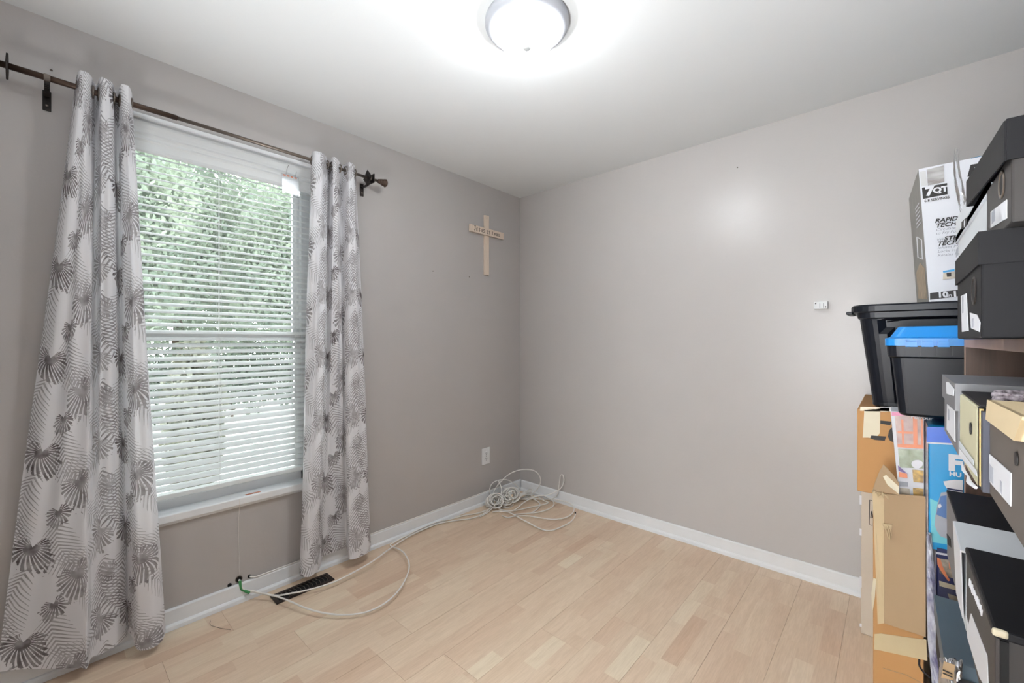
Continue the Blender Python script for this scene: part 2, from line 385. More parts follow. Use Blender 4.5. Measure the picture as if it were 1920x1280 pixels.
# ------------------------------------------------------------------ curtain print, built with maths nodes
class Ex:
    nt = None
    def __init__(s, v): s.v = v
    @staticmethod
    def op(kind, *a):
        n = Ex.nt.nodes.new('ShaderNodeMath'); n.operation = kind
        for i, x in enumerate(a):
            x = x.v if isinstance(x, Ex) else x
            if isinstance(x, (int, float)): n.inputs[i].default_value = x
            else: Ex.nt.links.new(x, n.inputs[i])
        return Ex(n.outputs[0])
    def __add__(s, o): return Ex.op('ADD', s, o)
    def __sub__(s, o): return Ex.op('SUBTRACT', s, o)
    def __mul__(s, o): return Ex.op('MULTIPLY', s, o)
    def __truediv__(s, o): return Ex.op('DIVIDE', s, o)
    def abs(s): return Ex.op('ABSOLUTE', s)
    def lt(s, o): return Ex.op('LESS_THAN', s, o)
    def gt(s, o): return Ex.op('GREATER_THAN', s, o)
def curtain_mat(name, ink, base, trans):
    m = bpy.data.materials.new(name); m.use_nodes = True; nt = m.node_tree; N = nt.nodes; L = nt.links; Ex.nt = nt
    N.remove(N['Principled BSDF'])
    uv = N.new('ShaderNodeUVMap'); uv.uv_map = 'UVMap'
    nz = N.new('ShaderNodeTexNoise'); nz.inputs['Scale'].default_value = 9; L.new(uv.outputs[0], nz.inputs['Vector'])
    w = N.new('ShaderNodeVectorMath'); w.operation = 'SCALE'; w.inputs['Scale'].default_value = .016
    L.new(nz.outputs['Color'], w.inputs[0])
    ad = N.new('ShaderNodeVectorMath'); ad.operation = 'ADD'; L.new(uv.outputs[0], ad.inputs[0]); L.new(w.outputs[0], ad.inputs[1])
    sp = N.new('ShaderNodeSeparateXYZ'); L.new(ad.outputs[0], sp.inputs[0]); U, Vv = Ex(sp.outputs[0]), Ex(sp.outputs[1])
    TU, TV = .44, .335
    n5 = N.new('ShaderNodeTexNoise'); n5.inputs['Scale'].default_value = 60; L.new(uv.outputs[0], n5.inputs['Vector'])
    m5 = N.new('ShaderNodeMapRange'); m5.inputs[1].default_value = .3; m5.inputs[2].default_value = .7; m5.inputs[3].default_value = .78; m5.inputs[4].default_value = 1.12
    L.new(n5.outputs['Fac'], m5.inputs[0]); rough = Ex(m5.outputs[0])
    def local(cx, cy, ang):
        du = Ex.op('WRAP', U-cx, TU/2, -TU/2); dv = Ex.op('WRAP', Vv-cy, TV/2, -TV/2)
        c, s = cos(ang), sin(ang); return du*c+dv*s, dv*c-du*s
    def frond(cx, cy, ang, Ln, Wd, n, tone, curl=2.2):
        a, b = local(cx, cy, radians(ang)); b = b+(a*a)*curl; k = b.abs(); r = (a-k*.75)/Ln+.5
        inside = r.gt(0)*r.lt(1); env = Ex.op('SQRT', Ex.op('MAXIMUM', r*(Ex.op('SUBTRACT', 1, r))*4, .0001))*Wd
        q = k/env; st_ = Ex.op('PINGPONG', r*n, .5)
        return inside*q.lt(1)*Ex.op('SUBTRACT', .25, q*.19).gt(st_)*(tone)
    def fan(cx, cy, ang, R, n, tone, swirl=5.):
        a, b = local(cx, cy, radians(ang)); a = a+R*.45; b = b+(a*a)*swirl; r = Ex.op('SQRT', a*a+b*b); th = Ex.op('ARCTAN2', b, a)
        lim = Ex.op('COSINE', th*.46)*(R*1.55)*rough
        st_ = Ex.op('PINGPONG', th*n, .5); q = r/lim
        rib = Ex.op('MULTIPLY', q.lt(.3), .45)
        return q.lt(1)*Ex.op('MAXIMUM', Ex.op('SUBTRACT', .37, q*.06)+rib, 0).gt(st_)*th.abs().lt(2.55)*tone
    leaves = [fan(.07,.075,100,.060,4.3,.95), fan(.235,.19,60,.064,4.0,.8,-4), fan(.375,.05,130,.050,4.4,.7), fan(.155,.285,75,.038,3.4,.9,-6), fan(.41,.20,200,.034,3.6,.65),
              frond(.16,.06,70,.25,.075,17,.62), frond(.02,.22,105,.24,.07,16,.66), frond(.30,.12,160,.26,.06,18,.6,-2.4), frond(.40,.26,80,.25,.07,17,.78),
              frond(.29,.29,35,.22,.055,15,.5,3)]
    tot = leaves[0]
    for l in leaves[1:]: tot = Ex.op('MAXIMUM', tot, l)
    n3 = N.new('ShaderNodeTexNoise'); n3.inputs['Scale'].default_value = 26; L.new(uv.outputs[0], n3.inputs['Vector'])
    mr = N.new('ShaderNodeMapRange'); mr.inputs[1].default_value = .3; mr.inputs[2].default_value = .7; mr.inputs[3].default_value = .55; mr.inputs[4].default_value = 1
    L.new(n3.outputs['Fac'], mr.inputs[0]); tot = tot*Ex(mr.outputs[0])
    mx = N.new('ShaderNodeMixRGB'); mx.inputs[1].default_value = rgb(*base); mx.inputs[2].default_value = rgb(*ink); L.new(tot.v, mx.inputs[0])
    d = N.new('ShaderNodeBsdfDiffuse'); t = N.new('ShaderNodeBsdfTranslucent'); g = N.new('ShaderNodeMixShader'); g.inputs[0].default_value = trans
    L.new(mx.outputs[0], d.inputs[0]); L.new(mx.outputs[0], t.inputs[0]); L.new(d.outputs[0], g.inputs[1]); L.new(t.outputs[0], g.inputs[2])
    L.new(g.outputs[0], N['Material Output'].inputs[0]); return m
M_cur = curtain_mat('palm_print_cloth', (84,71,71), (247,246,249), .26)

ROD_X, ROD_Z = .09, 2.181
def curtain(cols, ztop, label, nv=70, sub=6, uoff=0.):
    """cols: (top px, top X, bottom px, bottom X, bottom z); a ruled cloth sheet between the rod folds and the hem."""
    top = [onX(c[0], 200, c[1]) for c in cols]; bot = [onX(c[2], 1150, c[3]) for c in cols]
    for p in top: p.z = ztop
    for p, c in zip(bot, cols): p.z = c[4]
    ts, bs = cr(top, sub), cr(bot, sub); n = len(ts)
    u = [0.]
    for i in range(1, n): u.append(u[-1]+max((ts[i]-ts[i-1]).length, (bs[i]-bs[i-1]).length)*.97)
    V, UV = [], []
    for j in range(nv+1):
        v = j/nv; z_ = v
        for i in range(n):
            a, b = ts[i], bs[i]; k = v**1.0
            p = a.lerp(b, k)
            # folds stay deep near the rod, then relax
            w = sin(pi*v)*.006
            p.x += w*sin(i*.9+v*5)+.004*noise.noise(Vector((i*.25, v*4, 3)))
            p.y += w*.7*cos(i*.55+v*3)
            p.x = max(p.x, .028)
            V.append(p); UV.append((u[i]+uoff, (ztop-p.z)))
    F = [(j*n+i, j*n+i+1, (j+1)*n+i+1, (j+1)*n+i) for j in range(nv) for i in range(n-1)]
    root = thing('curtain', (ROD_X, sum(p.y for p in bot)/len(bot), .05), label, 'curtain')
    o = obj('cloth', (V, F), M_cur, root, smooth=True)
    uvl = o.data.uv_layers.new(name='UVMap')
    for lp in o.data.loops: uvl.data[lp.index].uv = UV[lp.vertex_index]
    # eyelets where the cloth crosses the rod
    for i in range(1, n):
        a, b = V[i-1], V[i]
        if (a.x-ROD_X)*(b.x-ROD_X) < 0:
            obj('eyelet', torus((ROD_X, (a.y+b.y)/2, ROD_Z), .021, .0035, 'y'), M_pewter, root, smooth=True)
    return root
curtain([(143,.05,-5,.032,.105),(148,.118,40,.045,.09),(160,.128,100,.075,.065),(171,.11,150,.115,.05),(178,.05,164,.125,.045),(183,.055,172,.085,.055),(188,.12,195,.085,.055),(200,.128,218,.08,.06),(211,.11,236,.055,.065),
         (216,.05,241,.035,.07),(221,.06,247,.06,.065),(228,.12,258,.13,.04),(238,.13,282,.155,.035),(245,.11,303,.145,.04),(248,.06,311,.10,.05)], 2.232,
        'long palm leaf print curtain panel left of the window, flaring to the floor')
curtain([(583,.05,568,.05,.075),(588,.112,562,.10,.068),(599,.13,578,.145,.062),(610,.115,595,.12,.06),(616,.05,602,.075,.068),(620,.055,605,.034,.078),(624,.118,620,.030,.08),(630,.125,636,.030,.08),
         (635,.10,649,.034,.08),(640,.05,652,.08,.07),(646,.075,656,.13,.058),(654,.122,672,.14,.055),(663,.115,690,.13,.056),(667,.06,696,.085,.062)], 2.219,
        'narrower palm leaf print curtain panel hanging right of the window', uoff=.2)

# rod with finial plates and brackets
rod = thing('curtain_rod', (ROD_X,-2.08,ROD_Z), 'bronze telescoping curtain rod across the top of the window', 'curtain rod')
obj('outer_tube', tube([(ROD_X,-2.80,ROD_Z),(ROD_X,-2.30,ROD_Z+.001)], .0105, 16), M_bronze, rod, smooth=True)
obj('inner_tube', tube([(ROD_X,-2.32,ROD_Z+.001),(ROD_X,-1.62,ROD_Z+.001),(ROD_X,-1.36,ROD_Z-.002)], .0078, 16), M_pewter, rod, smooth=True)
def plate(y, s, rot, t=.006):
    a = [(ROD_X+s*cos(rot+k*pi/2), y, ROD_Z-.002+s*sin(rot+k*pi/2)) for k in range(4)]
    return bev(hexa(a, (0,t,0)), .0012)
for y, s, r in ((-1.436,.045,0),(-1.408,.036,pi/4),(-2.762,.046,0),(-2.788,.036,pi/4)): obj('finial_plate', plate(y, s, r), M_dark, rod)
def finial(y, d):
    pr = [(.006,0),(.009,.004)]
    for k in range(6): r = .011+.0022*k; pr += [(r,.006+k*.0085),(r+.002,.010+k*.0085),(r-.001,.0135+k*.0085)]
    pr += [(.018,.060),(.006,.062)]
    return lathe([(r,h*d) for r,h in pr], (ROD_X,y,ROD_Z-.002), 24, 'y')
obj('finial', finial(-1.372, 1), M_bronze, rod, smooth=True); obj('finial', finial(-2.80, -1), M_bronze, rod, smooth=True)
def rod_bracket(y, label):
    r = thing('rod_bracket', (0,y,ROD_Z-.06), label, 'bracket', 'curtain rod brackets')
    obj('wall_plate', bev(box(0,.004,y-.011,y+.011,ROD_Z-.085,ROD_Z-.012), .0015), M_dark, r)
    pts = cr([(.004,y,ROD_Z-.030),(.03,y,ROD_Z-.035),(.07,y,ROD_Z-.032),(ROD_X+.004,y,ROD_Z-.016)], 5)
    obj('arm', join(*[box(min(a.x,b.x),max(a.x,b.x)+.001,y-.007,y+.007,min(a.z,b.z)-.003,max(a.z,b.z)+.002) for a,b in zip(pts[:-1],pts[1:])]), M_dark, r)
    obj('cradle', join(*[box(ROD_X+.0125*cos(q)-.0022,ROD_X+.0125*cos(q)+.0022,y-.008,y+.008,ROD_Z+.0125*sin(q)-.0022,ROD_Z+.0125*sin(q)+.0022) for q in [radians(t) for t in range(130,400,12)]]), M_pewter, r)
    obj('screw', lathe([(.0045,0),(.0045,.0015),(.002,.0025)], (.004,y,ROD_Z-.066), 12, 'x'), M_pewter, r)
rod_bracket(-2.668, 'dark metal hook bracket holding the rod left of the left curtain')
rod_bracket(-1.4205, 'dark metal bracket between the square plates at the right rod end')

# ------------------------------------------------------------------ ceiling lamp
LX, LY = 1.31, -1.468
lampo = thing('ceiling_lamp', (LX,LY,H-.11), 'white flush mount ceiling lamp with a lit frosted glass bowl', 'ceiling lamp')
obj('base_ring', lathe([(.150,0),(.156,-.006),(.156,-.020),(.150,-.030),(.140,-.036),(.130,-.041),(.121,-.043),(.112,-.043)], (LX,LY,H-.0005), 64), mat('lamp_base_white', (170,172,178), .4), lampo, smooth=True)
me_ = bpy.data.materials.new('lit_frosted_glass'); me_.use_nodes = True; n_ = me_.node_tree.nodes; l_ = me_.node_tree.links
n_.remove(n_['Principled BSDF']); em = n_.new('ShaderNodeEmission'); em.inputs['Color'].default_value = (.92,.965,1,1)
nz_ = n_.new('ShaderNodeTexNoise'); nz_.inputs['Scale'].default_value = 14; nz_.inputs['Distortion'].default_value = 2
mr_ = n_.new('ShaderNodeMapRange'); mr_.inputs[3].default_value = LAMP_POWER*.85; mr_.inputs[4].default_value = LAMP_POWER*1.15
l_.new(nz_.outputs['Fac'], mr_.inputs[0]); l_.new(mr_.outputs[0], em.inputs['Strength']); l_.new(em.outputs[0], n_['Material Output'].inputs[0])
prof = [(.1185,-.036),(.1185,-.046)]+[(.1185*cos(a)**.9 if a < 1.5 else .004, -.046-.048*sin(a)) for a in [i*pi/2/9 for i in range(1,9)]]+[(.006,-.0945)]
obj('glass_bowl', lathe(prof, (LX,LY,H), 32), me_, lampo, smooth=True)
obj('finial_nut', lathe([(.006,-.092),(.017,-.094),(.019,-.099),(.015,-.105),(.005,-.108)], (LX,LY,H), 20), mat('brushed_nickel', (206,208,208), .4, .2), lampo, smooth=True)

# ------------------------------------------------------------------ wall items
cy_, cz_ = -.400, 2.077
cross = thing('wooden_cross', (0,cy_,1.749), 'pale wooden cross with handwritten words hung on the wall near the corner', 'cross')
obj('upright', bev(box(.0,.012,cy_-.024,cy_+.024,1.749,2.205), .0012), M_pine, cross)
cb = obj('crossbar', bev(box(.006,.022,cy_-.180,cy_+.180,cz_-.026,cz_+.026), .0012), M_pine, cross)
obj('nail', lathe([(.003,0),(.003,.002),(.001,.003)], (.012,cy_-.002,2.185), 10, 'x'), M_pewter, cross)
GL = {'J': [[(0,1),(.9,1)],[(.5,1),(.55,.3),(.3,0),(0,.15)]], 'E': [[(.7,.9),(.1,.8),(.1,0),(.7,.1)],[(.1,.45),(.6,.5)]], 'S': [[(.7,.85),(.3,.95),(.1,.7),(.6,.4),(.5,.05),(.05,.1)]],
      'U': [[(.1,.8),(.15,.1),(.6,.05),(.7,.8)]], 'I': [[(.4,.85),(.4,0)],[(.15,.85),(.65,.85)],[(.15,0),(.65,0)]], 'L': [[(.3,1),(.1,0),(.8,.1)]],
      'O': [[(.4,.75),(.1,.4),(.4,.05),(.7,.4),(.4,.75)]], 'R': [[(.15,0),(.15,.8),(.6,.75),(.55,.45),(.2,.4),(.75,0)]], 'D': [[(.15,0),(.15,.85),(.75,.6),(.7,.15),(.15,0)]]}
strokes = []; words = []; yy = cy_-.142
for ch in 'JESUS IS LORD':
    if ch == ' ': yy += .012; words.append(strokes); strokes = []; continue
    for s in GL[ch]:
        hh = .034 if ch in 'J' else .027
        strokes.append(tube([(.0222, yy+a*.020, cz_-.014+b*hh) for a, b in s], .0019, 5))
    yy += .0235
for w_ in words+[strokes]:
    obj('handwriting', join(*w_), M_ink, cb)

out = thing('wall_outlet', (0,-.402,.299), 'white duplex electrical outlet low on the window wall', 'outlet')
obj('cover_plate', bev(box(.0,.006,-.444,-.361,.300,.426), .0025), M_white, out)
for z in (.384,.342):
    f = obj('socket', lathe([(.0168,0),(.0168,.0022),(.015,.003)], (.006,-.4025,z), 20, 'x'), M_white, out)
    obj('slot', join(box(.0088,.0096,-.4095,-.4070,z-.001,z+.009), box(.0088,.0096,-.3985,-.3960,z-.001,z+.009), box(.0088,.0096,-.4050,-.4000,z-.011,z-.006)), M_black, f)
obj('screw', lathe([(.003,0),(.003,.001)], (.006,-.4025,.363), 10, 'x'), M_pewter, out)

br = thing('wall_bracket', (2.049,0,1.408), 'small white metal bracket with two screw holes on the back wall', 'bracket')
obj('plate', bev(box(2.022,2.078,-.0015-.030,-.030,1.409,1.446), .0005), M_white, br)
obj('flange', join(box(2.022,2.078,-.030,0,1.4445,1.446), box(2.022,2.0235,-.03,0,1.409,1.446), box(2.0765,2.078,-.03,0,1.409,1.446)), M_white, br)
for x, z in ((2.029,1.437),(2.070,1.418)): obj('hole', lathe([(.0032,0),(.0032,-.0008)], (x,-.0315,z), 12, 'y'), M_black, br)
for x in (2.045,2.060): obj('slot', box(x,x+.003,-.0325,-.0315,1.414,1.437), M_gprint, br)

def nail(name, c, ax, label):
    obj(name, lathe([(.0035,0),(.0035,.002*(1 if ax == 'x' else -1)),(.0015,.004*(1 if ax == 'x' else -1))], c, 10, ax), M_pewter, label=label, cat='nail')
p = onY(1383,314); nail('nail', (p.x,0,p.z), 'y', 'tiny nail high on the back wall under the bright lamp reflection')
p = onX(97,132); nail('wall_anchor', (0,p.y,p.z), 'x', 'small screw anchor in the wall just above the curtain rod bracket')
p = onX(880,519); nail('nail', (0,p.y,p.z), 'x', 'tiny nail in the wall left of the cross foot')
p = onX(812,508); nail('nail', (0,p.y,p.z), 'x', 'tiny nail in the wall midway between right curtain and cross')

# floor register
vx0, vx1, vy0, vy1 = .070,.163,-1.938,-1.658
vent = thing('floor_register', ((vx0+vx1)/2,(vy0+vy1)/2,0), 'dark brown metal floor vent below the right curtain', 'floor vent')
obj('duct', box(vx0+.016,vx1-.016,vy0+.018,vy1-.018,.0003,.0010), M_black, vent)
obj('frame', join(bev(box(vx0,vx0+.017,vy0,vy1,0,.006), .002), bev(box(vx1-.017,vx1,vy0,vy1,0,.006), .002), bev(box(vx0+.016,vx1-.016,vy0,vy0+.018,0,.006), .002), bev(box(vx0+.016,vx1-.016,vy1-.018,vy1,0,.006), .002)), M_vent, vent)
for k in range(13):
    y = vy0+.028+k*.0188
    pts = cr([(vx0+.016,y-.003,.004),((vx0+vx1)/2,y+.004,.0045),(vx1-.016,y-.003,.004)], 4)
    obj('louver', tube(pts, .0014, 5), M_pewter, vent)
obj('lever', bev(box(vx1-.012,vx1-.008,vy0+.06,vy0+.10,.006,.010), .0008), M_pewter, vent)

# ------------------------------------------------------------------ cables
CR = .0037
def PZ(l):
    out = []
    for a, b, c in l:
        p = onZ(a, b, c+CR)
        if p.y > -.032: p = onY(a, b, -.032)       # stay clear of the back wall and its baseboard
        if p.x < .030: p = onX(a, b, .030)
        out.append(p)
    return out
def zc(l): return PZ([(900+a/9.145, 870+b/9.145, c) for a, b, c in l])
hole = thing('cable_outlet_hole', (0,-2.05,.088), 'rough cable hole in the wall above the baseboard with green tape', 'wall hole')
obj('opening', lathe([(.013,0),(.013,.0012)], (0,-2.05,.108), 16, 'x'), M_black, hole)
obj('rim', torus((.001,-2.05,.108), .0135, .002, 'x', 16, 6), M_pewter, hole)
obj('opening', lathe([(.009,0),(.009,.0012)], (0,-2.088,.095), 16, 'x'), M_black, hole)
obj('opening', lathe([(.008,0),(.008,.0012)], (0,-2.005,.103), 16, 'x'), M_black, hole)
hp = Vector((.004,-2.05,.106))
pA = [hp, onZ(455,1106,.05), onZ(470,1109,.04), onZ(495,1113,.03)]+PZ([(520,1118,.03),(545,1127,.03),(575,1140,.025),(610,1149,.02),(650,1152,.015),(690,1146,.015),(725,1128,.02),(750,1103,.03),(765,1074,.035),(767,1055,.035),(760,1039,.03),(750,1030,.02),(738,1025,.012),(732,1021,.008),(738,1017,.006),(760,1005,.004),(790,990,.003),(820,978,.002),(845,973,.002),(870,966,.003),(895,962,.004),(915,955,.008),(928,948,.012)])
obj('coaxial_cable', tube(cr(pA, 7), CR, 8), M_cable, smooth=True, org=(0.3,-1.7,0), label='white cable looping wide over the vent and the floor boards', cat='cable', group='white coaxial cables from the wall hole')
pB = [hp+Vector((.002,.004,-.003)), onZ(457,1104,.058), onZ(472,1107,.045)]+PZ([(500,1113,.03),(520,1116,.02),(545,1112,.02),(575,1106,.02),(620,1093,.025),(660,1074,.03),(700,1051,.03),(730,1029,.02),(760,1009,.012),(790,994,.008),(820,982,.006),(850,976,.004),(880,972,.003),(900,966,.003),(915,957,.01)])
obj('coaxial_cable', tube(cr(pB, 7), CR, 8), M_cable, smooth=True, org=(0.25,-1.6,0), label='white cable running nearly straight across the vent towards the corner', cat='cable', group='white coaxial cables from the wall hole')
obj('green_tape', tube(cr([hp+Vector((.006,.002,-.004)), onZ(452,1102,.065), onZ(458,1106,.052), onZ(468,1111,.04)], 5), .0062, 8), M_green, smooth=True, label='strip of green tape wrapped on the cables at the wall hole', cat='tape')
pC = [Vector((.003,-2.005,.103)), Vector((.012,-1.98,.0945)), Vector((.0075,-1.93,.0918))]+[Vector((.0065+.0008*sin(k*1.7), -1.9+k*.16, .0918)) for k in range(1,11)]+[Vector((.02,-.24,.088)),Vector((.07,-.22,.05)),Vector((.11,-.27,.025))]
obj('baseboard_cable', tube(cr(pC, 6), CR, 8), M_cable, smooth=True, org=(0,-1.1,.09), label='white cable laid along the top edge of the window wall baseboard', cat='cable')
loops = [
 zc([(0,900,.003),(130,830,.006),(240,720,.02),(300,640,.05),(350,540,.085),(375,440,.12),(350,350,.15),(322,300,.16),(330,270,.165),(345,300,.16),(300,360,.14),(250,450,.09),(225,560,.05),(230,640,.025),(290,740,.01),(400,785,.008),(540,800,.01),(640,750,.012),(760,650,.025),(880,585,.035),(1000,545,.045),(1180,520,.06),(1320,460,.09),(1410,380,.12),(1442,280,.155),(1428,195,.185),(1405,178,.19),(1382,195,.185),(1365,290,.15),(1352,400,.105),(1340,480,.06),(1300,560,.02),(1180,600,.005),(1000,595,.004),(880,570,.004)]),
 zc([(300,660,.04),(240,560,.06),(255,440,.10),(370,290,.16),(500,170,.21),(650,105,.24),(800,88,.25),(930,110,.235),(1010,180,.20),(1040,270,.15),(1020,370,.10),(960,450,.05),(900,500,.02),(800,540,.006)]),
 zc([(690,430,.06),(600,340,.11),(500,280,.14),(400,262,.15),(280,285,.145),(200,345,.12),(168,440,.085),(185,540,.05),(220,650,.02),(300,740,.01)]),
 zc([(210,820,.004),(300,805,.006),(450,812,.010),(560,850,.015),(700,930,.018),(850,1010,.015),(1000,1090,.01),(1130,1132,.006),(1230,1135,.004),(1380,1080,.004),(1520,1010,.012),(1600,940,.03),(1635,870,.045),(1640,845,.048)]),
 zc([(380,880,.002),(480,912,.002),(600,890,.006),(820,885,.008),(1000,912,.008),(1200,940,.008),(1380,935,.010),(1520,890,.014),(1600,820,.02),(1612,750,.025),(1560,680,.02),(1450,635,.012),(1300,605,.008),(1100,600,.006),(900,590,.004),(760,560,.004)]),
 zc([(600,860,.003),(850,840,.004),(1000,822,.006),(1150,780,.010),(1240,730,.014),(1270,680,.016),(1240,620,.016),(1150,565,.012),(1050,530,.01),(900,560,.006)]),
 zc([(560,800,.006),(700,775,.006),(850,740,.006),(1050,700,.007),(1150,672,.010),(1165,650,.012),(1100,620,.012),(1000,560,.01)]),
 zc([(880,830,.002),(940,800,.003),(1000,750,.005),(1030,690,.008),(1000,640,.010),(930,600,.01),(840,550,.008)])]
rc = random.Random(5)
def bundle(c, R, n, tiltv, squash=.8, thick=.02):
    nrm = Vector(tiltv).normalized(); a = nrm.cross(Vector((0,0,1))).normalized(); b = nrm.cross(a); pts = []
    for k in range(n*14+1):
        t = 2*pi*k/14; lap = k/14
        r = R*(.72+.28*sin(lap*2.1+1))*(1+.05*sin(t*2.3+lap)); off = (lap/n-.5)*thick*2+.006*sin(lap*5+t)
        p = Vector(c)+a*cos(t)*r+b*sin(t)*r*squash+nrm*off; p.z = max(p.z, CR+.001); pts.append(p)
    return pts
c1 = Vector((.112,-.42,.052)); c2 = Vector((.135,-.262,.062))
loops += [bundle(c1, .062, 13, (.9,-.5,.55), .85, .045), bundle(c2, .066, 13, (.85,-.6,.4), .85, .05), bundle((c1+c2)/2+Vector((.03,0,-.01)), .058, 6, (.3,-.2,1), .9, .03), bundle(c1+Vector((.03,.02,0)), .05, 4, (.2,-.9,.3), .9, .04)]
for k in range(5):
    loops.append(zc([(640+10*k,520+12*k,.07-.008*k),(740,490+k*10,.055),(850,430+k*22,.04),(895,430+k*30,.03),(870,480+k*30,.02),(760,560+k*10,.015),(650,600,.01)]))
obj('coiled_cable', join(*[tube(cr(l, 5), CR, 6) for l in loops]), M_cable, smooth=True, org=(.3,-.35,0), label='tangled heap of coiled white cable piled in the room corner', cat='cable')
obj('connector', tube([zc([(1640,850,.047)])[0], zc([(1634,818,.058)])[0]], .005, 8), M_dark, label='black connector tip on the outer end of the coiled cable heap', cat='connector')
obj('wire_scrap', tube(cr(PZ([(395,1163,0),(394,1170,0),(402,1174,0),(418,1178,0),(433,1180,0)]), 5), .0008, 5), M_vent, label='thin loose wire scrap on the floor between left curtain and vent', cat='wire')
obj('blind_cord', tube(cr([Vector((.026,-2.055,.50)), Vector((.027,-2.055,.46)), Vector((.004,-2.053,.36)), Vector((.003,-2.05,.2)), Vector((.003,-2.05,.13))], 5), .0009, 5), M_cable, label='thin pale string hanging from the sill down to the cable hole', cat='string')

# ------------------------------------------------------------------ shelving unit at the right
SX0, SX1, SY0, SY1 = .149, .475, .30, 1.758
shelf = thing('shelving_unit', W((SX0+SX1)/2, (SY0+SY1)/2, 0), 'dark walnut shelving unit against the right wall filled with shoe boxes', 'shelving unit')
def wbox(a, b, c, d, e, f): return box(CX+a, CX+b, CY+c, CY+d, e, f)
for y in (SY1-.018, SY0): 
    sp = obj('side_panel', wbox(SX0, SX1, y, y+.018, 0, 1.229), M_walnut, shelf)
    obj('edge_strip', wbox(SX0-.0012, SX0, y, y+.018, 0, 1.229), M_edge, sp)
LV = [1.25, 1.064, .700, .45, .10]
for i, z in enumerate(LV):
    b_ = obj('shelf_board', wbox(SX0, SX1, SY0 if i == 0 else SY0+.018, SY1 if i == 0 else SY1-.018, z-.021 if i == 0 else z-.018, z), M_walnut2, shelf)
    obj('edge_strip', wbox(SX0-.0012, SX0, SY0, SY1 if i == 0 else SY1-.018, z-.021 if i == 0 else z-.018, z), M_edge if i == 0 else M_walnut2, b_)
obj('back_board', wbox(SX1, SX1+.004, SY0, SY1, .08, 1.229), M_walnut, shelf)

def shoebox(x, y0, y1, z0, z1, lid_h, body, lid, label, depth=.33, over=.003, group='shoe boxes on the walnut shelving unit', name='shoe_box', lidpts=None):
    r = thing(name, W(x+depth/2, (y0+y1)/2, z0), label, 'box', group)
    obj('body', bev(wbox(x, x+depth, y0, y1, z0, z1-.003), .0025), body, r)
    if lid_h:
        t = .0022; a, b, c, d = x-over, x+depth+over, y0-over, y1+over
        vf = join(wbox(a,b,c,d,z1-t,z1), wbox(a,a+t,c,d,z1-lid_h,z1-t), wbox(b-t,b,c,d,z1-lid_h,z1-t), wbox(a+t,b-t,c,c+t,z1-lid_h,z1-t), wbox(a+t,b-t,d-t,d,z1-lid_h,z1-t))
        obj('lid', vf, lid, r)
    return r
def stick(parent, x, pts, m, name='label', th=.0008):   # flat print on a face that looks towards -X, given by pixels on that plane
    P = [onX(a, b, CX+x-.0003) for a, b in pts]; return obj(name, poly(P, (-1,0,0), th), m, parent)
def ring(parent, x, px, py, R, m=M_dark, sq=1.):
    c = onX(px, py, CX+x); vf = torus((c.x-.0005, c.y, c.z), R, .0016, 'x', 24, 6)
    o = obj('eyelet', vf, m, parent); obj('hole', lathe([(R*.8,0),(R*.8,-.0008)], (c.x-.0002,c.y,c.z), 20, 'x'), M_black, o); return o
def barcode(parent, x, px, py, w, h, n=9):
    c = onX(px, py, CX+x-.0012); vs = []
    for k in range(n): vs.append(box(c.x-.0003, c.x, c.y+k*w/n, c.y+k*w/n+w/n*.5, c.z-h/2, c.z+h/2))
    obj('barcode', join(*vs), M_gprint, parent)

# top of the shelf, lower tier
j2 = shoebox(.090, .877, 1.172, 1.2505, 1.399, .046, M_sbk, M_sbk, 'black shoe box with lid standing directly on the shelf top')
ring(j2, .090, 1828, 545, .020); stick(j2, .090, [(1803,555),(1813,550),(1817,620),(1805,622)], M_label); stick(j2, .090, [(1820,586),(1833,590),(1839,604),(1838,622),(1822,615)], M_label)
barcode(j2, .090, 1807, 570, .02, .03); barcode(j2, .090, 1826, 605, .02, .014)
shoebox(.128, 1.19, 1.56, 1.2505, 1.399, .040, M_sbk2, M_sbk2, 'dark shoe box on the shelf top hidden behind the black one', depth=.31)
# upper tier: black box with tilted lid, white boot box behind
j1 = shoebox(.1125, .838, 1.036, 1.3995, 1.495, 0, M_sbk2, M_sbk2, 'topmost black shoe box with a large lid tipped over the white box')
P = [(.108,.836,1.480),(.445,.836,1.480),(.445,.836,1.532),(.108,.836,1.532)]
lv = [W(*p) for p in P]; lv2 = [W(.108,1.225,1.512),W(.445,1.225,1.512),W(.445,1.225,1.562),W(.108,1.225,1.562)]
def slabq(a, b, c, d, n, th=.0022): return poly([a,b,c,d], n, th)
obj('lid', join(slabq(lv[3],lv[2],lv2[2],lv2[3],(0,0,1)), slabq(lv[0],lv[3],lv2[3],lv2[0],(-1,0,0)), slabq(lv[0],lv[1],lv[2],lv[3],(0,-1,0)), slabq(lv[1],lv[2],lv2[2],lv2[1],(1,0,0)), slabq(lv2[0],lv2[1],lv2[2],lv2[3],(0,1,0))), M_sbk, j1)
ring(j1, .1125, 1880, 346, .018, M_pewter); stick(j1, .1125, [(1859,397),(1889,374),(1889,409),(1859,428)], M_label); barcode(j1, .1125, 1866, 402, .03, .018)
hb = thing('boot_box', W(.27,1.29,1.3995), 'white boot box wedged under the tipped black lid', 'box', 'shoe boxes on the walnut shelving unit')
obj('body', bev(wbox(.118, .44, 1.045, 1.52, 1.3995, 1.50), .002), M_swhite, hb)
obj('lid', join(wbox(.114,.443,1.040,1.526,1.492,1.506),wbox(.114,.118,1.04,1.526,1.490,1.506), wbox(.114,.443,1.230,1.526,1.506,1.545)), M_swhite, hb)
stick(hb, .113, [(1804,416),(1814,407),(1814,422),(1804,430)], M_ink, 'logo_square'); 
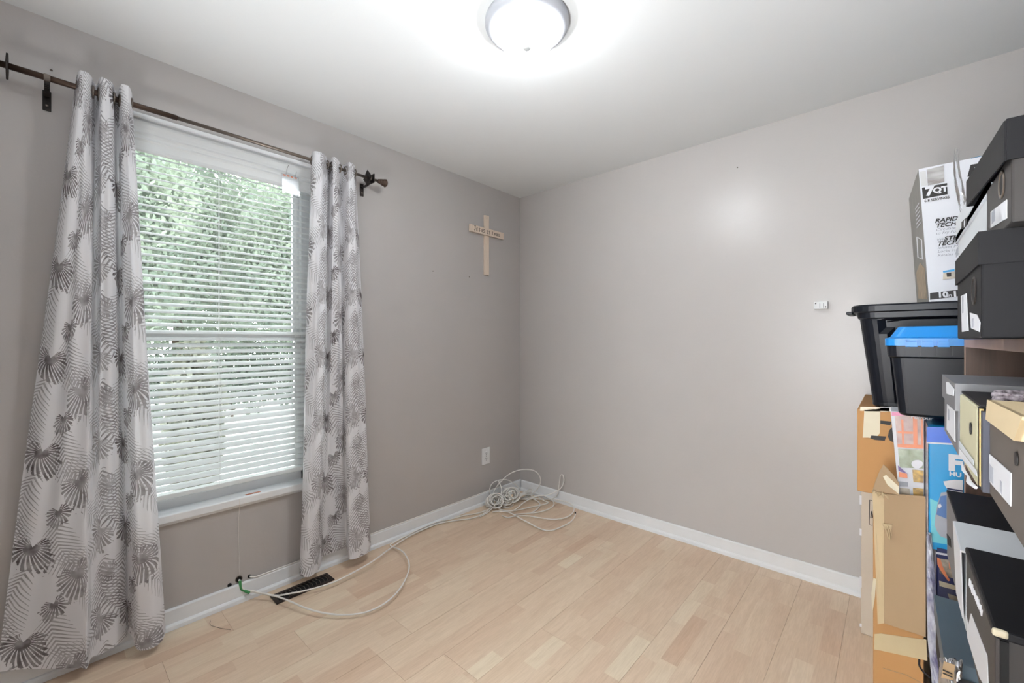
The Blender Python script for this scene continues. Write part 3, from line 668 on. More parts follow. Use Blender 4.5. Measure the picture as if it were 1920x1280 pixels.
c = onX(1809,419,CX+.1115); obj('logo', lathe([(.008,0),(.008,-.0006)], (c.x,c.y,c.z), 6, 'x'), M_label, hb)
barcode(hb, .1165, 1797, 470, .05, .02, 7)
# second shelf
l1 = shoebox(.075, .978, 1.215, 1.0645, 1.179, .044, M_sgray, M_sgray, 'grey shoe box at the far end of the second shelf')
stick(l1, .072, [(1775,716),(1780,716),(1790,729),(1789,742),(1776,738)], M_label); stick(l1, .075, [(1777,757),(1791,770),(1792,828),(1776,805)], M_label); barcode(l1, .0745, 1780, 778, .02, .02, 5)
l2 = shoebox(.077, .784, .970, 1.0645, 1.166, 0, M_scream, M_sbk, 'cream fronted shoe box with patterned laces lying on top', depth=.33)
obj('end_panel', wbox(.0775,.40,.778,.784,1.0645,1.164), M_sbk, l2, label='black side of the box')
obj('gilt_edge', wbox(.0780,.0815,.772,.778,1.068,1.163), mat('gilt_edge', (186,160,96), .4), l2)
obj('inner_wall', wbox(.079,.40,.758,.772,1.0645,1.161), mat('navy_card', (40,44,60), .5), l2)
c = onX(1821,803,CX+.0765); obj('hole', lathe([(.008,0),(.008,-.001)], (c.x,c.y,c.z), 16, 'x'), M_ink, l2)
stick(l2, .0765, [(1800,826),(1826,862),(1827,872),(1800,838)], M_swhite); stick(l2, .0765, [(1800,840),(1832,882),(1833,893),(1800,853)], M_label)
obj('lid', wbox(.079,.405,.780,.971,1.165,1.168), M_sbk, l2)
la = thing('shoe_laces', W(.20,.88,1.1682), 'braided patterned laces lying on the cream shoe box', 'laces')
for k in range(4):
    pts = [W(.095+.03*i+.004*k, .815+.036*k+.015*sin(i*1.3+k*1.7), 1.1722+.0012*(k%2)) for i in range(11)]
    obj('lace', tube(cr(pts, 4), .0040, 6), M_lace, la, smooth=True)
l3 = shoebox(.084, .42, .752, 1.0645, 1.170, 0, M_sbrown, M_stan, 'taupe shoe box with a tan lid at the near end of the second shelf', depth=.33)
a = [onX(1848,786,CX+.079), onX(1901,826,CX+.076), onX(1917,781,CX+.078), onX(1851,749,CX+.080)]
dxl = Vector((.335,0,0))
obj('lid', join(hexa([a[0],a[1],a[2],a[3]], (.004,0,0)), hexa([a[3],a[2],a[2]+dxl,a[3]+dxl], (0,0,-.003)), hexa([a[1],a[1]+dxl,a[2]+dxl,a[2]], (0,.004,0))), M_stan, l3)
c = onX(1907,860,CX+.0835); obj('hole', lathe([(.0065,0),(.0065,-.001)], (c.x,c.y,c.z), 16, 'x'), M_ink, l3)
stick(l3, .084, [(1857,851),(1898,887),(1897,949),(1858,904)], M_label); barcode(l3, .084, 1863, 893, .028, .018); barcode(l3, .084, 1879, 915, .010, .013, 4)
tp_ = thing('tissue_paper', W(.09,.79,1.0645), 'scrap of white tissue paper poking out under the cream shoe box', 'paper')
obj('sheet', tube([W(.0735,.90,1.068),W(.072,.86,1.066),W(.0725,.82,1.0685),W(.0705,.785,1.068),W(.074,.765,1.0675)], .003, 6, rads=[.001,.0022,.0012,.0028,.002]), M_label, tp_)
# third shelf
m1 = shoebox(.100, 1.295, 1.546, .7005, .864, 0, M_sgray, M_sbk, 'grey sided shoe box with a scuffed black lid on the third shelf')
obj('lid', bev(wbox(.099,.43,1.293,1.548,.860,.866), .002), M_sbk, m1)
n1 = shoebox(.100, 1.160, 1.290, .7005, .855, 0, M_swhite, M_swhite, 'open white shoe box squeezed between two black boxes on the third shelf', depth=.33)
obj('folded_flap', hexa([W(.094,1.158,.853),W(.43,1.158,.853),W(.43,1.292,.866),W(.094,1.292,.866)], (0,0,-.004)), M_swhite, n1)
obj('side_flap', hexa([W(.098,1.17,.72),W(.098,1.282,.72),W(.094,1.29,.866),W(.094,1.158,.853)], (-.002,0,0)), M_label, n1)
stick(m1, .100, [(1776,1000),(1783,1010),(1784,1026),(1778,1020)], M_black, 'tear')
o1 = shoebox(.100, .853, 1.157, .7005, .858, 0, M_sbk2, M_sbk, 'large black shoe box with silver lettering on the third shelf')
obj('lid', bev(wbox(.0985,.432,.851,1.158,.850,.862), .003), M_sbk, o1)
obj('corner_slot', wbox(.104,.112,.8495,.853,.79,.850), M_black, o1)
obj('worn_corner', bev(wbox(.097,.112,.849,.856,.853,.8635), .003), M_tape, o1)
stick(o1, .100, [(1813,1155),(1817,1172),(1822,1150),(1852,1229),(1855,1300),(1838,1270),(1815,1195)], M_label)
c0 = onX(1818,1090,CX+.0992); c1_ = onX(1842,1148,CX+.0992)
rr = random.Random(3); pts = []
for k in range(26):
    t = k/25; pts.append(c0.lerp(c1_, t)+Vector((0, 0, (.006 if k % 2 else -.006)+rr.uniform(-.002,.002))))
obj('silver_lettering', tube(pts, .0012, 5), M_label, o1)
# lower shelf and beside it
p1 = shoebox(.080, 1.262, 1.552, .4505, .586, .05, M_sbk, M_steel, 'shoe box with a blue grey lid low on the shelving unit', depth=.35)
shoebox(.085, .95, 1.25, .4505, .56, .04, M_sbk2, M_sbk2, 'dark shoe box on the low shelf beside the foil pouch')

# foil pouch
def pouch():
    V, F = [], []; nu, nv = 16, 14
    A = [onD(1762,1232,1.16), onD(1806,1238,1.13), onD(1800,1330,1.12), onD(1758,1330,1.16)]
    for s in (-1, 1):
        for j in range(nv+1):
            for i in range(nu+1):
                u, v = i/nu, j/nv
                p = A[0].lerp(A[1], u).lerp(A[3].lerp(A[2], u), v)
                h = .014*(sin(pi*u)*sin(pi*v))**.5 if 0 < u < 1 and 0 < v < 1 else 0
                q = noise.noise(Vector((u*5, v*5, s*2.)))*.007
                p = p+Vector((0, s*h+q, noise.noise(Vector((u*7, v*6, 4)))*.005)); V.append(p)
    n = (nu+1)
    for s in (0, 1):
        o = s*n*(nv+1)
        for j in range(nv):
            for i in range(nu): F.append((o+j*n+i, o+j*n+i+1, o+(j+1)*n+i+1, o+(j+1)*n+i))
    return V, F
pu = thing('foil_pouch', W(.10,1.15,.4505), 'crumpled silver foil pouch with a kraft label at the bottom right', 'pouch')
obj('bag', pouch(), M_foil, pu)
obj('paper_label', hexa([onD(1765,1270,1.125),onD(1788,1275,1.115),onD(1791,1247,1.115),onD(1770,1240,1.125)], (0,.002,0)), M_kraft, pu)
for k in range(2): obj('print', hexa([onD(1768,1256+k*6,1.122),onD(1786,1264+k*6,1.112),onD(1786,1262+k*6,1.112),onD(1768,1254+k*6,1.122)], (0,-.001,0)), M_ink, pu)

# ------------------------------------------------------------------ cartons, tubs between shelf and back wall
def carton(name, x0, x1, y0, y1, z0, z1, m, label, group=None, r=.003):
    t = thing(name, W((x0+x1)/2, (y0+y1)/2, z0), label, 'box', group)
    obj('body', bev(wbox(x0,x1,y0,y1,z0,z1), r), m, t); return t
def dec(parent, d, pts, m, name='print', th=.0008): return obj(name, poly([onD(a, b, d-.0002) for a, b in pts], (0,-1,0), th), m, parent)
# beige slim carton on the floor by the back wall
bg_ = carton('slim_carton', -.106, .25, 2.335, 2.655, .001, .678, M_beige, 'beige slim carton standing on the floor against the back wall')
for (a, b, h) in ((928,945,3),(990,1003,2),(1080,1100,3),(1168,1174,2)): dec(bg_, 2.335, [(1612,a),(1616,a+1),(1616,b+1),(1612,b)], M_label, 'white_tab')
fw = [onD(1631,937,2.3345),onD(1636,938,2.3345),onD(1630,937,2.3345),onD(1630,983,2.3345),onD(1636,985,2.3345)]
obj('printed_mark', join(tube([fw[1],fw[0],fw[3],fw[4]], .0012, 5), tube([onD(1635,958,2.334),onD(1637,970,2.334),onD(1633,971,2.334),onD(1635,958,2.334)], .0015, 5)), M_ink, bg_)
# kraft carton, tall, with torn hanging flap
ka = carton('kraft_carton', -.053, .070, 1.872, 2.30, .001, .678, M_kraft2, 'tall open kraft carton with a torn flap hanging down its front')
fl = obj('hanging_flap', hexa([onD(1658,1168,1.845),onD(1736,1194,1.845),onD(1736,934,1.862),onD(1658,925,1.862)], (0,.004,0)), M_kraft, ka)
obj('corner_fold', hexa([onD(1646,1170,1.862),onD(1659,1168,1.846),onD(1659,925,1.863),onD(1636,918,1.866)], (0,.004,0)), M_kraftin, ka)
obj('raised_flap', poly([onD(1636,919,1.867),onD(1735,936,1.858),onD(1735,930,1.858),onD(1686,926,1.862),onD(1686,905,1.866),onD(1676,890,1.87),onD(1657,870,1.874),onD(1650,882,1.874),(onD(1642,900,1.87))], (0,-1,0), .003), M_kraft, ka)
obj('torn_edge', join(*[tube([onD(1636+k*5, 922+k*1.2, 1.857), onD(1639+k*5, 917+k*1.5+(k%3)*4, 1.855), onD(1642+k*5, 925+k*1.1+(k%2)*5, 1.853)], .0022, 4) for k in range(6)]), M_kraftin, ka)
obj('paper_tear', join(*[tube([onD(1655+k*3,983+(k*7)%5,1.846), onD(1660+k*2.5,990+(k*5)%9,1.842), onD(1664+k*2,1000+(k*9)%16,1.846)], .0016, 4) for k in range(5)]+[poly([onD(1655,981,1.848),onD(1673,983,1.848),onD(1672,991,1.848),onD(1657,990,1.848)], (0,-1,0), .002)]), M_kraftin, ka)
obj('tape', poly([onD(1656,893,1.866),onD(1662,890,1.866),onD(1686,912,1.862),onD(1686,926,1.860),onD(1664,908,1.862)], (0,-1,0), .0015), M_tape, ka, label='cream strip of tape')
obj('tape', join(poly([onD(1640,1188,1.8712),onD(1652,1187,1.8712),onD(1652,1219,1.8712),onD(1639,1217,1.8712)], (0,-1,0), .001), poly([onD(1652,1187,1.8712),onD(1737,1199,1.8712),onD(1739,1238,1.8712),onD(1652,1219,1.8712)], (0,-1,0), .001)), M_clrtape, ka, label='wide translucent packing tape')
obj('torn_paper', poly([onD(1638,1083,1.861),onD(1643,1085,1.861),onD(1641,1118,1.861),onD(1636,1150,1.861),onD(1634,1112,1.861)], (0,-1,0), .001), M_tape, ka)
obj('black_mark', tube(cr([onD(1724,1236,1.870),onD(1724,1247,1.870),onD(1731,1258,1.870),onD(1744,1270,1.870)], 5), .0028, 5), M_ink, ka)
obj('crease', tube([onD(1656,1252,1.870),onD(1700,1265,1.870),onD(1730,1281,1.870)], .0012, 4), M_kraft, ka)
# brown taped carton behind
kb = carton('taped_carton', -.104, .31, 2.062, 2.64, .6795, .990, M_kraft2, 'brown taped carton resting on the two tall cartons under the black tote')
dec(kb, 2.062, [(1621,768),(1651,766),(1650,812),(1641,822),(1628,820),(1618,820)], M_tape, 'tape')
dec(kb, 2.062, [(1613,762),(1668,764),(1668,772),(1613,770)], M_clrtape, 'tape')
dec(kb, 2.062, [(1651,762),(1671,763),(1671,771),(1651,770)], M_label, 'label')
dec(kb, 2.0605, [(1651,788),(1672,790),(1670,797),(1651,794)], M_ink); dec(kb, 2.0605, [(1634,816),(1662,818),(1659,826),(1640,824),(1632,821)], M_ink)
dec(kb, 2.0605, [(1671,802),(1667,808),(1665,818),(1669,826),(1679,830),(1680,800)], M_ink)
# photo printed appliance carton
c_d = 1.905
cc = thing('appliance_carton', W(.03,1.97,.6795), 'pink topped carton printed with kitchen and food photographs', 'box')
q = [onD(1689,958,c_d), onD(1734,958,c_d), onD(1733,768,c_d), onD(1670,766,c_d)]
q[0].z = q[1].z = .6795; q[2].z = q[3].z = 1.011
obj('body', bev(hexa(q, (0,.135,0)), .002), M_pwhite, cc)
dd = lambda pts, m, n='print', k=0: dec(cc, c_d-.0006*k, pts, m, n)
dd([(1672,772),(1732,772),(1733,778),(1672,779)], M_pink); dd([(1678,779),(1732,778),(1732,838),(1683,838)], M_blurA)
dd([(1712,780),(1720,780),(1721,838),(1713,838)], M_orange, k=2); dd([(1727,780),(1731,780),(1732,838),(1728,838)], M_orange, k=2); dd([(1683,832),(1732,834),(1732,841),(1684,838)], M_orange, k=3)
dd([(1690,786),(1694,786),(1696,832),(1692,832)], M_orange, k=2); dd([(1683,808),(1712,809),(1712,813),(1684,812)], M_orange, k=3)
dd([(1684,841),(1732,843),(1732,878),(1687,876)], M_green2)
b0 = [onD(1720+11*cos(t), 869+9*sin(t)*(1 if sin(t) > 0 else .8), c_d-.0022) for t in [i*2*pi/14 for i in range(14)]]
obj('print', poly(b0, (0,-1,0), .0006), M_label, cc)
dd([(1684,872),(1702,888),(1685,882)], M_purple, k=3); dd([(1686,884),(1701,888),(1702,896),(1686,894)], M_orange, k=3)
dd([(1711,880),(1732,882),(1732,905),(1713,903)], M_food, k=2); dd([(1686,902),(1703,904),(1703,912),(1687,911)], M_gprint, k=2)
dd([(1687,914),(1706,916),(1707,932),(1688,930)], M_food2, k=2); dd([(1712,914),(1732,916),(1732,936),(1713,933)], M_food, k=2)
text('Flavour', cc, M_label, onD(1708,784,c_d-.003), (1,0,0), (0,0,1), .012, .03)
# blue humidifier carton on top of the navy food carton
ea = carton('food_photo_carton', .093, .36, 1.772, 2.05, .001, .625, M_navy, 'navy carton with dish photographs standing behind the shelf end')
obj('film_wrap', hexa([W(.0925,2.05,.002),W(.0925,1.772,.002),W(.0925,1.772,.624),W(.0925,2.05,.624)], (-.0012,0,0)), M_film, ea, label='creased reflective film on its side')
dec(ea, 1.772, [(1757,1026),(1776,1030),(1776,1040),(1758,1037)], M_navy); dec(ea, 1.7714, [(1755,1034),(1790,1040),(1790,1044),(1756,1038)], M_label)
dec(ea, 1.7714, [(1760,1046),(1783,1050),(1790,1085),(1762,1074)], M_food2); dec(ea, 1.7708, [(1779,1052),(1787,1054),(1790,1068),(1780,1066)], M_orange)
dec(ea, 1.7702, [(1757,1044),(1764,1048),(1768,1062),(1776,1078),(1782,1088),(1778,1089),(1766,1072),(1758,1058)], M_orange)
dec(ea, 1.7714, [(1761,1088),(1800,1100),(1800,1108),(1762,1098)], M_tape); dec(ea, 1.7714, [(1777,1112),(1800,1120),(1800,1138),(1783,1130)], M_food2)
fp = thing('film_package', W(.075,1.75,.001), 'narrow package in creased shiny film wedged beside the kraft carton', 'package')
def crumple():
    V, F = [], []; nv, nu = 40, 5
    E_ = [(1002,1738,1747),(1060,1738,1752),(1120,1738,1757),(1200,1740,1762),(1280,1748,1769),(1330,1752,1774)]
    zz = [onD(1745, e[0], 1.745).z for e in E_]; zz[-1] = .001
    for s_ in (0, 1):
        for j in range(nv+1):
            t = j/nv*5; i0 = min(int(t), 4); f_ = t-i0
            y_ = E_[i0][0]*(1-f_)+E_[i0+1][0]*f_; a_ = E_[i0][1]*(1-f_)+E_[i0+1][1]*f_; b_ = E_[i0][2]*(1-f_)+E_[i0+1][2]*f_; z_ = zz[i0]*(1-f_)+zz[i0+1]*f_
            for i in range(nu+1):
                u = i/nu; p = onD(a_+(b_-a_)*u, 900, 1.745); p.z = z_
                p.y += (.018 if s_ else -.004*sin(pi*u))+.005*noise.noise(Vector((u*3, j*.6, s_*5.))); V.append(p)
    n = nu+1
    for s_ in (0, 1):
        o = s_*n*(nv+1); F += [(o+j*n+i, o+j*n+i+1, o+(j+1)*n+i+1, o+(j+1)*n+i) for j in range(nv) for i in range(nu)]
    h = n*(nv+1)
    for j in range(nv):
        for i in (0, nu): F.append((j*n+i, (j+1)*n+i, h+(j+1)*n+i, h+j*n+i))
    return V, F
obj('wrap', crumple(), M_film, fp)
da_ = 1.775
da = carton('blue_carton', .0765, .36, da_, 2.045, .6265, .990, M_pcyan, 'bright blue carton with white lettering beside the shelf edge')
dec(da, da_, [(1738,800),(1806,802),(1806,834),(1738,829)], M_pblue); dec(da, da_-.0006, [(1738,828),(1806,832),(1806,835),(1738,831)], M_label)
dec(da, da_, [(1744,934),(1770,946),(1770,1000),(1746,1000)], M_paqua); dec(da, da_-.0006, [(1746,985),(1775,990),(1776,1020),(1748,1016)], M_paqua)
hum = [(1765,923),(1776,922),(1778,930),(1778,1010),(1764,1005),(1757,995),(1753,985),(1754,968),(1758,945)]
dec(da, da_-.0012, hum, M_gprint, 'appliance_print'); dec(da, da_-.0018, [(1764,930),(1775,928),(1775,972),(1756,964),(1760,945)], mat('slate_blue_print', (62,98,150), .35), 'appliance_print')
dec(da, da_-.0024, [(1760,945),(1764,944),(1766,949),(1762,953),(1759,950)], M_label, 'appliance_print')
dec(da, da_-.0018, [(1769,902),(1790,899),(1806,900),(1806,925),(1777,918),(1771,908)], M_label, 'appliance_print')
dec(da, da_-.0024, [(1776,914),(1806,919),(1806,922),(1776,917)], M_navy, 'appliance_print')
text('F', da, M_label, onD(1778,879,da_-.002), (1,0,0), (0,0,1), .042, .06); text('HU', da, M_label, onD(1780,891,da_-.002), (1,0,0), (0,0,1), .012, .04)
obj('plastic_wrap', hexa([W(.0755,2.045,.627),W(.0755,da_,.627),W(.0755,da_,.989),W(.0755,2.045,.989)], (-.001,0,0)), M_film, da)

def rrect(w, d, r, n=6):
    pts = []
    for sx, sy, a0 in ((1,1,0),(-1,1,90),(-1,-1,180),(1,-1,270)):
        for k in range(n+1):
            a = radians(a0+90*k/n); pts.append((sx*(w-r)+r*cos(a), sy*(d-r)+r*sin(a)))
    return pts
def refine(pts, step=.025):
    out = []
    for i, p in enumerate(pts):
        q = pts[(i+1) % len(pts)]; L_ = math.hypot(q[0]-p[0], q[1]-p[1]); k = max(1, int(L_/step))
        out += [(p[0]+(q[0]-p[0])*j/k, p[1]+(q[1]-p[1])*j/k) for j in range(k)]
    return out
def loft(levels, c, dent=None, base=None):
    """levels: (z, half w, half d, corner radius); closed bottom, open or closed by the last ring."""
    ref = refine(rrect(base[0], base[1], base[2])); V, F = [], []; n = len(ref)
    for z, w, d, r in levels:
        for (x, y) in ref:
            X, Y = x*w/base[0], y*d/base[1]
            if dent: X, Y = dent(X, Y, z, w, d)
            V.append((c[0]+X, c[1]+Y, z))
    for i in range(len(levels)-1): F += [(i*n+k, i*n+(k+1)%n, (i+1)*n+(k+1)%n, (i+1)*n+k) for k in range(n)]
    F.append(tuple(range(n))[::-1]); F.append(tuple(range(len(V)-n, len(V)))); return V, F
# big black tote
tc_ = W(.147, 2.365, 0); tz0, tz1 = .991, 1.384
tote = thing('storage_tote', (tc_.x,tc_.y,tz0), 'large black plastic storage tote stacked behind the blue lidded bin', 'storage bin')
def dent(X, Y, z, w, d):
    if tz0+.025 < z < tz1-.055 and abs(X) < w-.075 and Y < 0: Y += .014
    return X, Y
hw, hd = .262, .268
lv_ = [(tz0, hw-.060, hd-.050, .05),(tz0+.008, hw-.052, hd-.044, .05)]+[(tz0+.02+(tz1-.08-tz0)*k/12, hw-.052+.037*k/12, hd-.044+.030*k/12, .05) for k in range(13)]+[(tz1-.054,hw-.014,hd-.013,.05),(tz1-.050,hw-.008,hd-.008,.05),(tz1-.014,hw-.006,hd-.006,.05)]
obj('tub', loft(lv_, tc_, dent, (hw, hd, .055)), M_tub, tote, smooth=False)
obj('rim', loft([(tz1-.030,hw+.004,hd+.004,.06),(tz1-.026,hw+.012,hd+.008,.06),(tz1-.006,hw+.012,hd+.008,.06),(tz1,hw+.006,hd+.004,.06),(tz1,hw-.012,hd-.012,.06),(tz1-.010,hw-.016,hd-.016,.06)], tc_, None, (hw,hd,.07)), M_tub, tote)
obj('side_handle', bev(box(tc_.x-hw-.026, tc_.x-hw-.004, tc_.y-hd+.02, tc_.y-hd+.17, tz1-.036, tz1-.024), .004), M_tub, tote)
ap = []
for k in range(13):
    t = k/12; ap.append(onD(1664+t*140, 603-8*sin(pi*t*.5)-t*6, 2.126))
obj('front_rib', tube(ap, .003, 6), M_tub, tote)
# small bin with blue lid
sc_ = W(.140, 1.912, 0); sz0, sz1 = 1.0125, 1.238
sb = thing('small_storage_bin', (sc_.x,sc_.y,sz0), 'small black storage bin with a bright blue lid', 'storage bin')
w2, d2 = .158, .132
lv_ = [(sz0,w2-.034,d2-.030,.03),(sz0+.008,w2-.028,d2-.024,.03),(sz1-.045,w2-.012,d2-.011,.03),(sz1-.040,w2-.002,d2-.002,.03),(sz1-.006,w2,d2,.03)]
obj('tub', loft(lv_, sc_, None, (w2,d2,.03)), M_tub, sb)
obj('lid', loft([(sz1-.006,w2+.004,d2+.004,.03),(sz1+.016,w2+.004,d2+.004,.03),(sz1+.020,w2-.008,d2-.008,.03),(sz1+.050,w2-.026,d2-.022,.03),(sz1+.053,w2-.030,d2-.026,.03)], sc_, None, (w2,d2,.03)), M_blue, sb)
for k in range(3):
    a = onD(1698+k*30, 638, 1.776).x; b = onD(1721+k*30, 638, 1.776).x; y = sc_.y-d2-.004
    obj('latch', join(bev(box(a,b,y-.004,y,sz1-.010,sz1+.008), .001), box(a,a+.002,y-.006,y,sz1-.008,sz1+.012), box(b-.002,b,y-.006,y,sz1-.008,sz1+.012)), M_blue, sb)
for k in range(4):
    a = onD(1696+k*30, 650, 1.776).x; obj('rib', box(a,a+.003,sc_.y-d2-.002,sc_.y-d2+.006,sz1-.036,sz1-.008), M_tub, sb)

# air fryer carton on the tote
fz = tz1-.009
fa = [onD(1743,557,2.14), None, None, onD(1722.7,317,2.14)]; fa[0].z = fz
top_z = fa[3].z; shx = fa[3].x-fa[0].x
fa[1] = fa[0]+Vector((.285,.0,0)); fa[2] = Vector((fa[3].x+.30, fa[3].y, top_z+.004))
fd = Vector((-.018,.42,0))
af = thing('air_fryer_carton', (fa[0].x+.18,fa[0].y+.2,fz), 'white and grey printed air fryer carton standing on the black tote', 'box')
fv, ff = hexa(fa, fd); obj('body', (fv, ff), [M_pwhite, M_fgrey, M_sbk2], af, matidx=[0,1,1,1,1,1])
def onf(px, py, k=0): 
    p = onD(px, py, 2.14-.0006-k*.0006); return p
def fdec(pts, m, k=0, n='print'): return obj(n, poly([onf(a, b, k) for a, b in pts], (0,-1,0), .0005), m, af)
fdec([(1725,322),(1736,320),(1739,347),(1727,350)], mat('silver_print', (204,204,204), .3), 0); fdec([(1738,318),(1770,310),(1771,341),(1740,348)], mat('appliance_photo', (190,190,190), .3, col2=(120,112,108), scale=14, stretch=(1,1,4)), 1)
fdec([(1729,352),(1776,343),(1777,364),(1731,373)], M_ink, 1, 'badge'); fdec([(1731,373),(1777,364),(1777,372),(1774,374),(1732,381)], M_label, 1, 'badge')
ux = Vector((1,0,0)); e1 = (onf(1850,286)-onf(1724,317)); e1.y = 0; uz = (fa[3]-fa[0]); uz.y = 0
text('7', af, M_label, onf(1736,367,3), ux, uz, .030, .05); text('QT', af, M_label, onf(1750,362,3), ux, uz, .018, .05)
text('6-8 SERVINGS', af, M_ink, onf(1733.5,379,3), ux, uz, .0085, .02, squash=.86)
text('RAPID AIR', af, M_ink, onf(1753,418,2), ux, uz, .014, .03, shear=.3); text('TECHNOLOGY', af, M_ink, onf(1754,427,2), ux, uz, .014, .03, shear=.3)
text('Circulates Hot Air', af, M_gprint, onf(1755,433.5,2), ux, uz, .009, 0, shear=.3); text('to Fry Food', af, M_gprint, onf(1755,440,2), ux, uz, .009, 0, shear=.3)
text('With', af, M_gprint, onf(1756,452,2), ux, uz, .009, 0, shear=.3); text('STEAM', af, M_ink, onf(1770,451,2), ux, uz, .014, .03, shear=.3); text('TECHNOLOGY', af, M_ink, onf(1757,461,2), ux, uz, .014, .03, shear=.3)
for i, s in enumerate(('Infuses Moisture', 'Locks in Juices', 'Retains Nutrients')): text(s, af, M_gprint, onf(1758,467+i*7,2), ux, uz, .009, 0, shear=.3)
fdec([(1768,508),(1790,504),(1790,508),(1769,511)], M_pcyan, 2); fdec([(1769,512),(1790,509),(1791,522),(1768,524)], M_food2, 2); fdec([(1775,512),(1784,511),(1784,518),(1776,519)], M_ink, 3)
fdec([(1744,549),(1815,541),(1815,553),(1744,562)], M_ink, 1, 'print_band'); text('10', af, M_label, onf(1758,557.5,3), ux, uz, .019, .05); text('in', af, M_label, onf(1777,556,3), ux, uz, .011, .03); text('1', af, M_label, onf(1786,556,3), ux, uz, .019, .05)
text('F', af, M_ink, onf(1814,330,3), ux, uz, .034, .06, shear=.25)
fdec([(1812,346),(1824,336),(1824,350),(1813,350)], M_ink, 2)
# printed marks on the grey side
sn = Vector((-1,0,0))
def sp_(u, v): return fa[0]+fd*u+(fa[3]-fa[0])*v+Vector((-.0012,0,0))
obj('side_print', join(*[poly([sp_(.12+.0*k,.62+k*.03), sp_(.45,.64+k*.03), sp_(.45,.65+k*.03), sp_(.12,.63+k*.03)], sn, .0005) for k in range(6)]), M_label, af)
obj('side_print', poly([sp_(.1,.05),sp_(.8,.1),sp_(.8,.32),sp_(.4,.36),sp_(.1,.28)], sn, .0005), mat('food_side_print', (196,172,136), .4, col2=(150,128,96), scale=30), af)
obj('side_print', tube([sp_(.15,.5),sp_(.5,.58),sp_(.55,.42),sp_(.2,.36),sp_(.15,.5)], .0015, 4), M_label, af)
obj('top_tape', hexa([fa[3]+Vector((.13,0,.001)), fa[3]+Vector((.24,0,.002)), fa[3]+Vector((.24,0,.004)), fa[3]+Vector((.13,0,.003))], fd), M_pcyan, af)
# clear crumpled plastic sticking up between air fryer carton and boot box
def film():
    V, F = [], []; nu, nv = 6, 22
    cl = [(1794,279,5),(1793,300,7),(1795,325,9),(1799,350,11),(1804,375,11),(1810,400,12),(1814,425,12),(1816,450,10),(1817,478,8),(1817,505,8)]
    for s in (0, 1):
        for j in range(nv+1):
            t = j/nv*(len(cl)-1); i0 = min(int(t), len(cl)-2); f_ = t-i0
            c_ = [cl[i0][k]*(1-f_)+cl[i0+1][k]*f_ for k in range(3)]
            for i in range(nu+1):
                u = i/nu*2-1; p = onD(c_[0]+u*c_[2]*.75, c_[1], 1.60); p.y += (.012 if s else -.008)*(1-u*u)+noise.noise(Vector((u*2, j*.5, s*3.)))*.008; V.append(p)
    n = nu+1
    for s in (0, 1):
        o = s*n*(nv+1); F += [(o+j*n+i, o+j*n+i+1, o+(j+1)*n+i+1, o+(j+1)*n+i) for j in range(nv) for i in range(nu)]
    return V, F
obj('plastic_bag', film(), M_clear, smooth=True, label='clear crumpled plastic bag sticking up beside the air fryer carton', cat='bag')

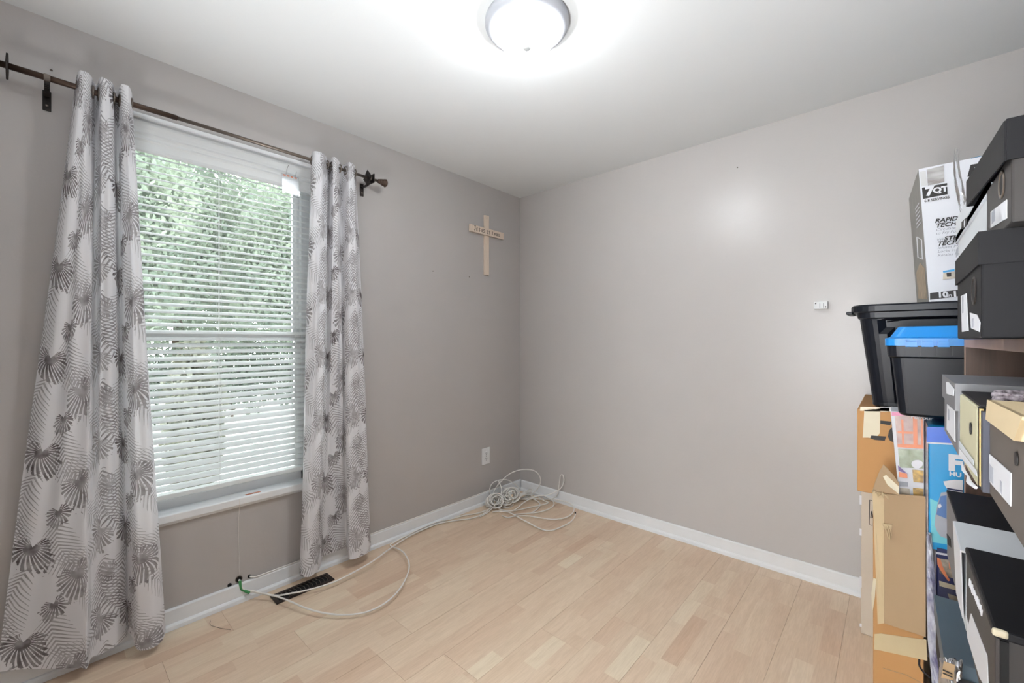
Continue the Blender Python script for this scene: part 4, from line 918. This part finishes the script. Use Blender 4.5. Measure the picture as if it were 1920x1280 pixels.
# ------------------------------------------------------------------ outside
obj('ground', box(-30,-T-.3,-14,14,-.7,-.6), mat('pale_driveway', (196,196,192), .9, noise_=.12, scale=1.5), kind='structure')
M_leaf = mat('hazed_tree_leaves', (130,140,122), .7, col2=(82,98,88), scale=1.6, trans=.3)  # greens greyed, the haze of glass and slats put into the leaf colour
M_leaf2 = mat('shrub_leaves', (112,114,98), .7, col2=(62,66,56), scale=4, trans=.2)
M_bark = mat('bark', (78,66,56), .9, noise_=.4, scale=12, stretch=(4,4,.5))
def foliage(c, rad, n, s, rng):
    V, F = [], []
    for _ in range(n):
        d = Vector((rng.gauss(0,1),rng.gauss(0,1),rng.gauss(0,1))).normalized()*(rng.random()**.45)
        k = 1+.25*noise.noise(d*2.3+Vector(c))
        p = Vector((c[0]+d.x*rad[0]*k, c[1]+d.y*rad[1]*k, c[2]+d.z*rad[2]*k))
        a = Vector((rng.gauss(0,1),rng.gauss(0,1),rng.gauss(0,1))).normalized(); b = a.orthogonal().normalized()
        q = len(V); l = s*rng.uniform(.6,1.3)
        V += [p-a*l, p+b*l*.45, p+a*l, p-b*l*.45]; F.append((q,q+1,q+2,q+3))
    return V, F
rt = random.Random(2)
def tree(x, y, zc_, rad, n, label, s=.065, leaf=None, trunk=.14):
    t = thing('tree', (x,y,-.6), label, 'tree', 'trees outside the window')
    obj('crown', foliage((x,y,zc_), rad, n, s, rt), leaf or M_leaf, t, kind='stuff')
    tp = [(x+.05*sin(k), y+.04*cos(k*2), -.6+(zc_+.6+rad[2]*.3)*k/6) for k in range(7)]
    obj('trunk', tube(cr(tp, 3), trunk, 10, rads=[trunk*(1-.5*i/18) for i in range(19)]), M_bark, t, smooth=True)
tree(-7.4,-2.2,3.1,(1.5,1.7,2.2),26000,'broad green tree filling the left of the window view')
tree(-8.2,1.7,3.0,(1.6,1.8,2.1),26000,'green tree beyond the right half of the window')
tree(-11.6,-.3,3.9,(2.1,3.0,3.0),26000,'tallest green tree behind the other two outside the window', .085)
sh = thing('shrub', (-3.1,-1.62,-.6), 'narrow dark conifer shrub close outside the window', 'shrub')
obj('foliage', foliage((-3.1,-1.62,.35), (.24,.26,.95), 3500, .05, rt), M_leaf2, sh, kind='stuff'); obj('stem', tube([(-3.1,-1.62,-.6),(-3.1,-1.62,.4)], .03, 8), M_bark, sh)
tree(-16,-3.6,3.6,(1.6,3.2,4.0),8000,'tall pale tree far outside behind the left of the window',.13,None,.2)
tree(-16.5,2.6,3.6,(1.6,2.9,4.0),8000,'tall pale tree far outside behind the right of the window',.13,None,.2)
he = thing('hedge', (-9.6,.4,-.6), 'low dark hedge behind the tree trunks outside the window', 'hedge')
obj('foliage', join(*[foliage((-9.6+.2*sin(k), -3.2+1.0*k, .35), (.5,.75,.95), 2200, .06, rt) for k in range(8)]), mat('hedge_leaves', (112,122,108), .7, col2=(62,76,66), scale=2), he, kind='stuff')
obj('stem', tube([(-9.6,.4,-.6),(-9.6,.4,.3)], .03, 8), M_bark, he)
